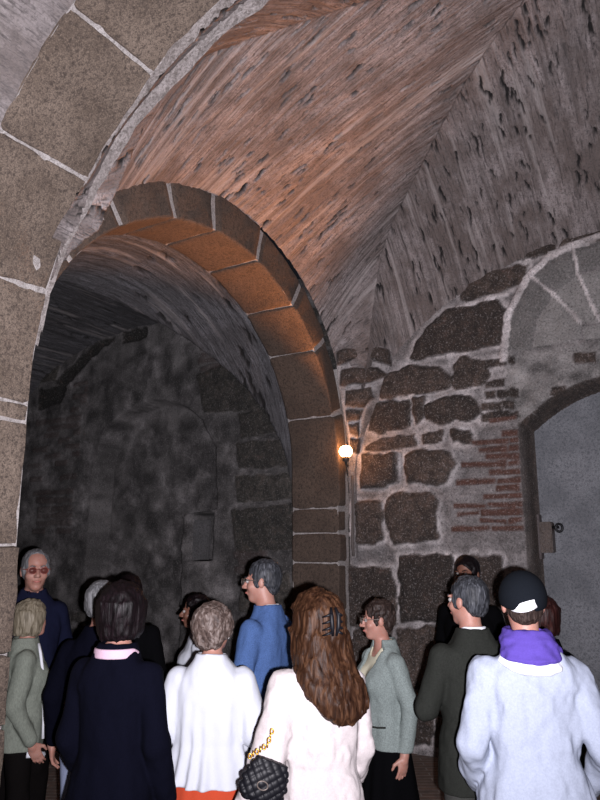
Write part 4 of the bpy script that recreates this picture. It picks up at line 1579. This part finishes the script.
# 2 woman with a bob beside the pillar
p = Figure('person', 'blond bobbed woman in sage grey cardigan with white piping, beside the left pillar', at(28, 640, 4.35), 4.35, tall(598, 4.35), -68, -62, 0, 0, .92, True, hk=1.0, arms=dict(R=((.215, -.06, 1.10), (.20, .06, .86))))
p.body(False); c_ = p.top('cardigan', M['cardigan'], 0.80, 0.02, 0.018, 0.92, seed=2, folds=.007)
p.trousers(M['trouser_dark'], -.004); p.shoes(M['shoe']); p.hair('bob', M['hair_ash'], 2)
pipe = [(.062, .07, 1.46), (.105, .085, 1.40), (.125, .10, 1.32), (.125, .118, 1.22), (.115, .125, 1.10), (.115, .135, .98), (.12, .138, .86)]
p.mesh('piping', tube(pipe, .010, 8), M['white_trim'], False, c_, 'white piping')
p.mesh('undershirt', tube([(.02, .155, .74), (.08, .145, .75), (.14, .115, .77), (.165, .04, .78)], .02, 8), M['white_trim'])

# 3 man in navy jacket and pale jeans, half hidden
p = Figure('person', 'man in navy jacket and pale jeans half hidden behind the dark-haired woman', at(100, 640, 3.95), 3.95, tall(579, 3.95), 0, -25, 0, 0, 1.02, ax=1.1, arms=dict(L=((-.218, -.03, 1.12), (-.225, .03, .87))))
p.body(False); p.top('jacket', M['navy'], 0.83, 0.005, 0.012, 0.97, seed=3); p.collar(M['white_trim'], z1=1.485)
p.trousers(M['jeans_pale']); p.shoes(M['shoe']); p.hair('short', M['hair_grey'], 3)

# 4 dark-haired woman in navy suit, seen from behind
p = Figure('person', 'woman with black bobbed hair and pink collar, in a navy jacket, seen from behind', at(120, 640, 3.05), 3.05, tall(580, 3.05), -12, -6, 4, 0, .90, True, hk=.99, ax=1.10, arms=dict(R=((.185, -.03, 1.10), (.20, .06, .86)), L=((-.178, -.02, 1.10), (-.165, .12, .88))))
p.body(False); p.top('jacket', M['navy'], 0.835, 0.022, 0.008, 0.97, seed=4, folds=.007, neck=(.066, 0.0, 1.44))
p.collar(M['pink'], 1.440, 1.472, .093, .008, lean=.02, th=.007); p.skirt(M['print_skirt'], .5); p.shoes(M['shoe']); p.hair('bob', M['hair_black'], 4)

# 5 dark figure just beyond
p = Figure('person', 'person all in black standing in front of the black-haired woman, mostly hidden', at(128, 620, 4.6), 4.6, tall(573, 4.6), 5, 5, 0, 0, 1.0)
p.body(False); p.top('jacket', M['black'], 0.8, 0, .01, seed=5); p.trousers(M['black']); p.shoes(M['shoe']); p.hair('short', M['hair_black'], 5)

# 6 small person in white
p = Figure('person', 'short dark-haired person in white shirt, far back in the shade, facing left', at(198, 610, 5.0), 5.0, tall(593, 5.0), 100, 95, 0, 0, .92, True, 'skin_tan')
p.body(); p.top('shirt', M['blouse'], 0.85, 0.01, .005, .95, seed=6); p.trousers(M['trouser_dark']); p.shoes(M['shoe']); p.hair('short', M['hair_black'], 6, 2.0); p.facebits(M['hair_black'])

# 7 white-bloused woman
p = Figure('person', 'woman with greying curly hair in a loose white blouse, seen from behind', at(213, 640, 3.45), 3.45, tall(601, 3.45), -4, -22, 6, 0, 1.06, True, hk=1.06, ax=1.16,
           arms=dict(R=((.205, -.02, 1.12), (.15, .20, 1.04)), L=((-.205, -.02, 1.12), (-.15, .20, 1.04))))
p.body(); p.top('blouse', M['blouse'], 0.875, 0.055, 0.012, 0.97, slv=(.064, .072, .05), folds=.006, fs=8, seed=7, pleat=(13, .06, 1.32, .90))
p.skirt(M['orange_skirt'], .5); p.shoes(M['shoe']); p.hair('curly', M['hair_curl'], 7)
v, f = lathe([(0, -.006), (.006, 0), (0, .006)], 10)
p.mesh('earring', ([(q[0] + .084, q[1] - .004, q[2] - .045) for q in v], f), M['eye'], True)

# 8 man in denim jacket
p = Figure('person', 'grey-haired man with glasses in a blue denim jacket, looking left', at(265, 600, 4.2), 4.2, tall(558, 4.2), 62, 82, -2, 0, 1.0, arms=dict(L=((-.235, .0, 1.12), (-.16, .24, 1.08)), R=((.235, .0, 1.12), (.16, .24, 1.08))))
p.body(); p.top('jacket', M['denim'], 0.84, 0.0, 0.012, 0.95, slv=(.064, .056, .046), seed=8, folds=.008, shoulder=1.05, neck=(.060, 0, 1.45)); p.collar(M['white_trim'], z1=1.49); 
p.trousers(M['trouser_dark']); p.shoes(M['shoe']); p.hair('short', M['hair_salt'], 8); p.facebits(M['hair_salt']); p.glasses(M['frame_metal'])

# 9 auburn-haired woman
p9 = p = Figure('person', 'woman with long auburn hair in an off-white coat, seen from behind', at(318, 640, 2.95), 2.95, tall(588, 2.95), 22, 26, 0, 0, .93, True, hk=1.05, ax=1.08,
           arms=dict(L=((-.235, -.05, 1.11), (-.29, .07, .88)), R=((.185, -.01, 1.10), (.16, .14, .88))))
p.body(False); p.top('coat', M['coat'], 0.66, 0.028, 0.014, 0.96, slv=(.062, .058, .048), seed=9, folds=.012, fs=11); 
p.trousers(M['trouser_dark']); p.shoes(M['shoe']); p.hair('long', M['hair_auburn'], 9)
clip = []
for sx in (-1, 1):
    clip.append(tube([(sx * .010, -.150, .062), (sx * .016, -.166, .03), (sx * .014, -.168, -.01), (sx * .008, -.160, -.045)], [.005, .009, .009, .005], 8))
    for z in (.04, .015, -.01, -.03):
        clip.append(tube([(sx * .014, -.166, z), (sx * .034, -.160, z - .008), (sx * .044, -.140, z - .014)], [.006, .005, .003], 6))
p.mesh('hair_clip', join(clip), M['bag'], True)

# 10 woman in grey jacket, profile
p = Figure('person', 'short-haired woman in grey tweed jacket and black skirt, in profile looking left', at(381, 640, 4.25), 4.25, tall(598, 4.25), 112, 92, -3, 0, 1.05, True, hk=1.05, ax=1.05, arms=dict(L=((-.215, -.08, 1.10), (-.21, -.03, .82)), R=((.215, -.02, 1.10), (.20, .1, .86))))
p.body(); j_ = p.top('jacket', M['tweed'], 0.835, 0.018, 0.012, 0.97, seed=10, folds=.006, vfront=(1.12, .32)); 
b_ = p.top('blouse', M['cream'], 0.90, 0.0, -.010, 0, slv=(.05, .03, .03), seed=11, folds=.003, neck=(.062, .02, 1.40))
p.mesh('pocket_flap', tube([(-.175, .075, .98), (-.155, .125, .98), (-.11, .148, .98), (-.06, .152, .98)], .006, 8), M['suit'], False, j_)
p.skirt(M['black'], .35, .06); p.shoes(M['shoe']); p.hair('short', M['hair_brown'], 10, 2.2); p.facebits(M['hair_brown']); p.glasses(M['frame_metal'])

# 11 man in dark suit
p = Figure('person', 'man in charcoal suit with slicked grey hair and white collar, head turned left', at(471, 640, 3.55), 3.55, tall(574, 3.55), 14, 40, 0, 0, 1.0, hk=1.02, ax=1.12, arms=dict(L=((-.222, .02, 1.12), (-.13, .24, 1.08)), R=((.205, .02, 1.12), (.13, .24, 1.10))))
p.body(); p.top('suit_jacket', M['suit'], 0.74, 0.01, 0.010, 0.97, slv=(.066, .056, .046), seed=12, folds=.006, shoulder=1.08, neck=(.060, 0, 1.45)); p.collar(M['white_trim'], z1=1.495)
p.trousers(M['suit_trouser']); p.shoes(M['shoe']); p.hair('short', M['hair_salt'], 12); p.facebits(M['hair_salt'])

# 12 man at the back wall
p = Figure('person', 'dark-haired man in black at the back, head showing above the suited man', at(468, 575, 5.1), 5.1, tall(555, 5.1), 150, 140, 0, 0, 1.0, False, 'skin_tan')
p.body(); p.top('jacket', M['black'], 0.8, 0, .01, seed=13); p.trousers(M['black']); p.shoes(M['shoe']); p.hair('short', M['hair_black'], 13); p.facebits(M['hair_black'])

# 14 person with dark red hair
p = Figure('person', 'person with dark red hair almost hidden behind the capped person', at(541, 615, 3.9), 3.9, tall(594, 3.9), 20, 30, 0, 0, .90, True, hk=.95)
p.body(); p.top('jacket', M['black'], 0.8, 0, .01, seed=14); p.trousers(M['black']); p.shoes(M['shoe']); p.hair('bob', M['hair_red'], 14)

# 13 person in cap and hooded sweatshirt
p = Figure('person', 'person in dark cap and pale hooded sweatshirt with purple hood lining, seen from behind', at(526, 640, 2.9), 2.9, tall(571, 2.9), -3, -8, 2, 0, 1.06, False, hk=1.0, ax=1.15,
           arms=dict(R=((.232, -.05, 1.10), (.22, .13, .90)), L=((-.212, -.05, 1.10), (-.17, .16, .92))))
p.body(False); hd = p.top('sweatshirt', M['hoodie'], 0.80, 0.02, 0.014, 0.97, slv=(.064, .062, .048), seed=15, folds=.013, fs=9, shoulder=1.0)
V = Vol((-.26, -.30, 1.28), (.26, .2, 1.60), 0.0055)
V.add(loft([(1.412, .085, .045, 0, -.115), (1.428, .115, .08, 0, -.088), (1.45, .116, .092, 0, -.06), (1.50, .108, .098, 0, -.035), (1.535, .09, .085, 0, -.02)], 2.2), 0.02)
V.cut(rcone((0, -.01, 1.40), (0, .01, 1.75), .066, .072), 0.01)
V.cut(((lambda x, y, z: np.maximum(np.abs(x) - .05, 0.02 - y)), np.array([-.1, 0, 1.3], np.float32), np.array([.1, .2, 1.6], np.float32)), 0.01)
V.wrinkle(lambda x, y, z: .006 * vnoise(x * 16, y * 16, z * 26) + .004 * vnoise(x * 40, y * 40, z * 60))
p.put('hood_lining', V, M['purple'], hd, 'purple hood lining')
V = Vol((-.26, -.32, 1.26), (.26, .2, 1.56), 0.0055)
V.add(loft([(1.372, .05, .03, 0.005, -.132), (1.384, .09, .05, 0.005, -.122), (1.402, .118, .085, 0, -.085), (1.42, .125, .092, 0, -.062), (1.445, .115, .088, 0, -.045)], 2.2), 0.015)
V.cut(rcone((0, -.01, 1.35), (0, .01, 1.75), .066, .072), 0.01)
V.cut(((lambda x, y, z: np.maximum(np.abs(x) - .05, 0.02 - y)), np.array([-.1, 0, 1.3], np.float32), np.array([.1, .2, 1.6], np.float32)), 0.01)
V.wrinkle(lambda x, y, z: .004 * vnoise(x * 16, y * 16, z * 26))
V.wrinkle(lambda x, y, z: .004 * vnoise(x * 40, y * 40, z * 50))
p.put('hood', V, M['white_trim'], hd, 'white outside of the hood')
p.trousers(M['jeans_pale']); p.shoes(M['shoe'])
p.hair('short', M['hair_brown'], 16, 0.7)
# the cap
V = Vol((-.16, -.2, 1.55), (.16, .25, 1.82), 0.0055)
H = p.h
V.add(H(ell((0, -.016, .030), (.097, .117, .107))), 0.01)
V.cut(H(((lambda x, y, z: z - (-.004 + y * .16) + 0 * x), np.array([-.2, -.2, -.2], np.float32), np.array([.2, .2, .06], np.float32))), 0.006)
V.cut(H(rcone((0, -.16, -.022), (0, -.10, -.022), .030, .030)), 0.006)
V.add(H(ell((0, .135, .014), (.078, .075, .008))), 0.01)
cp = p.put('cap', V, M['cap'])
arc = [(.046 * math.cos(a) * 1.0, -.110 - .008 * math.sin(a), .006 + .004 * math.cos(a)) for a in np.linspace(0, math.pi, 13)]
vs, fs = [], []
for i, a in enumerate(np.linspace(-1.0, 1.0, 17)):
    x = .072 * math.sin(a); y = -.016 - .119 * math.cos(a) - .002
    zc = .004 + .020 * math.sin(a)
    hh = .017 * (1 - (abs(a) / 1.08) ** 2) + .003
    for dy in (0, .006):
        vs += [(x, y + dy, zc - hh), (x, y + dy, zc + hh)]
for i in range(16):
    o_ = i * 4
    fs += [(o_, o_ + 4, o_ + 5, o_ + 1), (o_ + 2, o_ + 3, o_ + 7, o_ + 6), (o_ + 1, o_ + 5, o_ + 7, o_ + 3), (o_, o_ + 2, o_ + 6, o_ + 4)]
fs += [(0, 1, 3, 2), (64, 66, 67, 65)]
p.mesh('strap', (vs, fs), plain('reflective_strap', (0.9, 0.9, 0.92), 0.4), True, cp, 'white reflective strap')

# handbag on the auburn-haired woman's arm
bagroot = bpy.data.objects.new('handbag', None)
COL.objects.link(bagroot)
bx, by = at(258, 770, 2.66), 2.66
bagroot.location = (bx, by, 0.93)
tag(bagroot, 'black quilted handbag with gold chain, on the arm of the auburn-haired woman', 'handbag')
V = Vol((-.16, -.09, -.02), (.16, .09, .26), 0.005)
V.add(loft([(.0, .09, .035, 0, 0), (.03, .12, .048, 0, 0), (.10, .125, .050, 0, 0), (.17, .105, .042, 0, 0), (.215, .085, .02, 0, 0)], 2.4), 0.02)
V.wrinkle(lambda x, y, z: -.006 * np.abs(np.sin((x + z) * 62)) ** 0.5 * 0.9 - .006 * np.abs(np.sin((x - z) * 62)) ** 0.5 * 0.9 + .006)
pp, ff = V.mesh('bag_body')
rb = np.array(Matrix.Rotation(R_(22), 3, 'Y') @ Matrix.Rotation(R_(10), 3, 'Z'))
link('bag_body', np_mesh('bag_body', (rb @ pp.T).T * .64, ff), bagroot, M['bag'])
links = []
pa, pb, pc = np.array((-.04, -.0, .20)), np.array((.045, .02, .245)), np.array((.065, .05, .30))
pts = [pa + (pb - pa) * t for t in np.linspace(0, 1, 6)] + [pb + (pc - pb) * t for t in np.linspace(0, 1, 4)[1:]]
for i, q in enumerate(pts):
    R2 = Matrix.Rotation(i * math.pi / 2, 3, 'Z')
    ring = [Vector(q) + R2 @ Vector((.008 * math.cos(a), 0, .012 * math.sin(a))) for a in np.linspace(0, 2 * math.pi, 11)[:-1]]
    links.append(tube(ring, .0035, 6, True))
v_, f_ = join(links)
v_ = [Vector(q) * .72 for q in v_]
link('chain', py_mesh('chain', v_, f_, True), bagroot, M['gold'])
v_, f_ = tube([(-.02 + .03 * math.cos(a), -.062, .10 + .022 * math.sin(a)) for a in np.linspace(0, 2 * math.pi, 17)[:-1]], .004, 6, True)
link('clasp', py_mesh('clasp', [rb @ (np.array(q) * .64) for q in v_], f_, True), bagroot, M['frame_metal'])
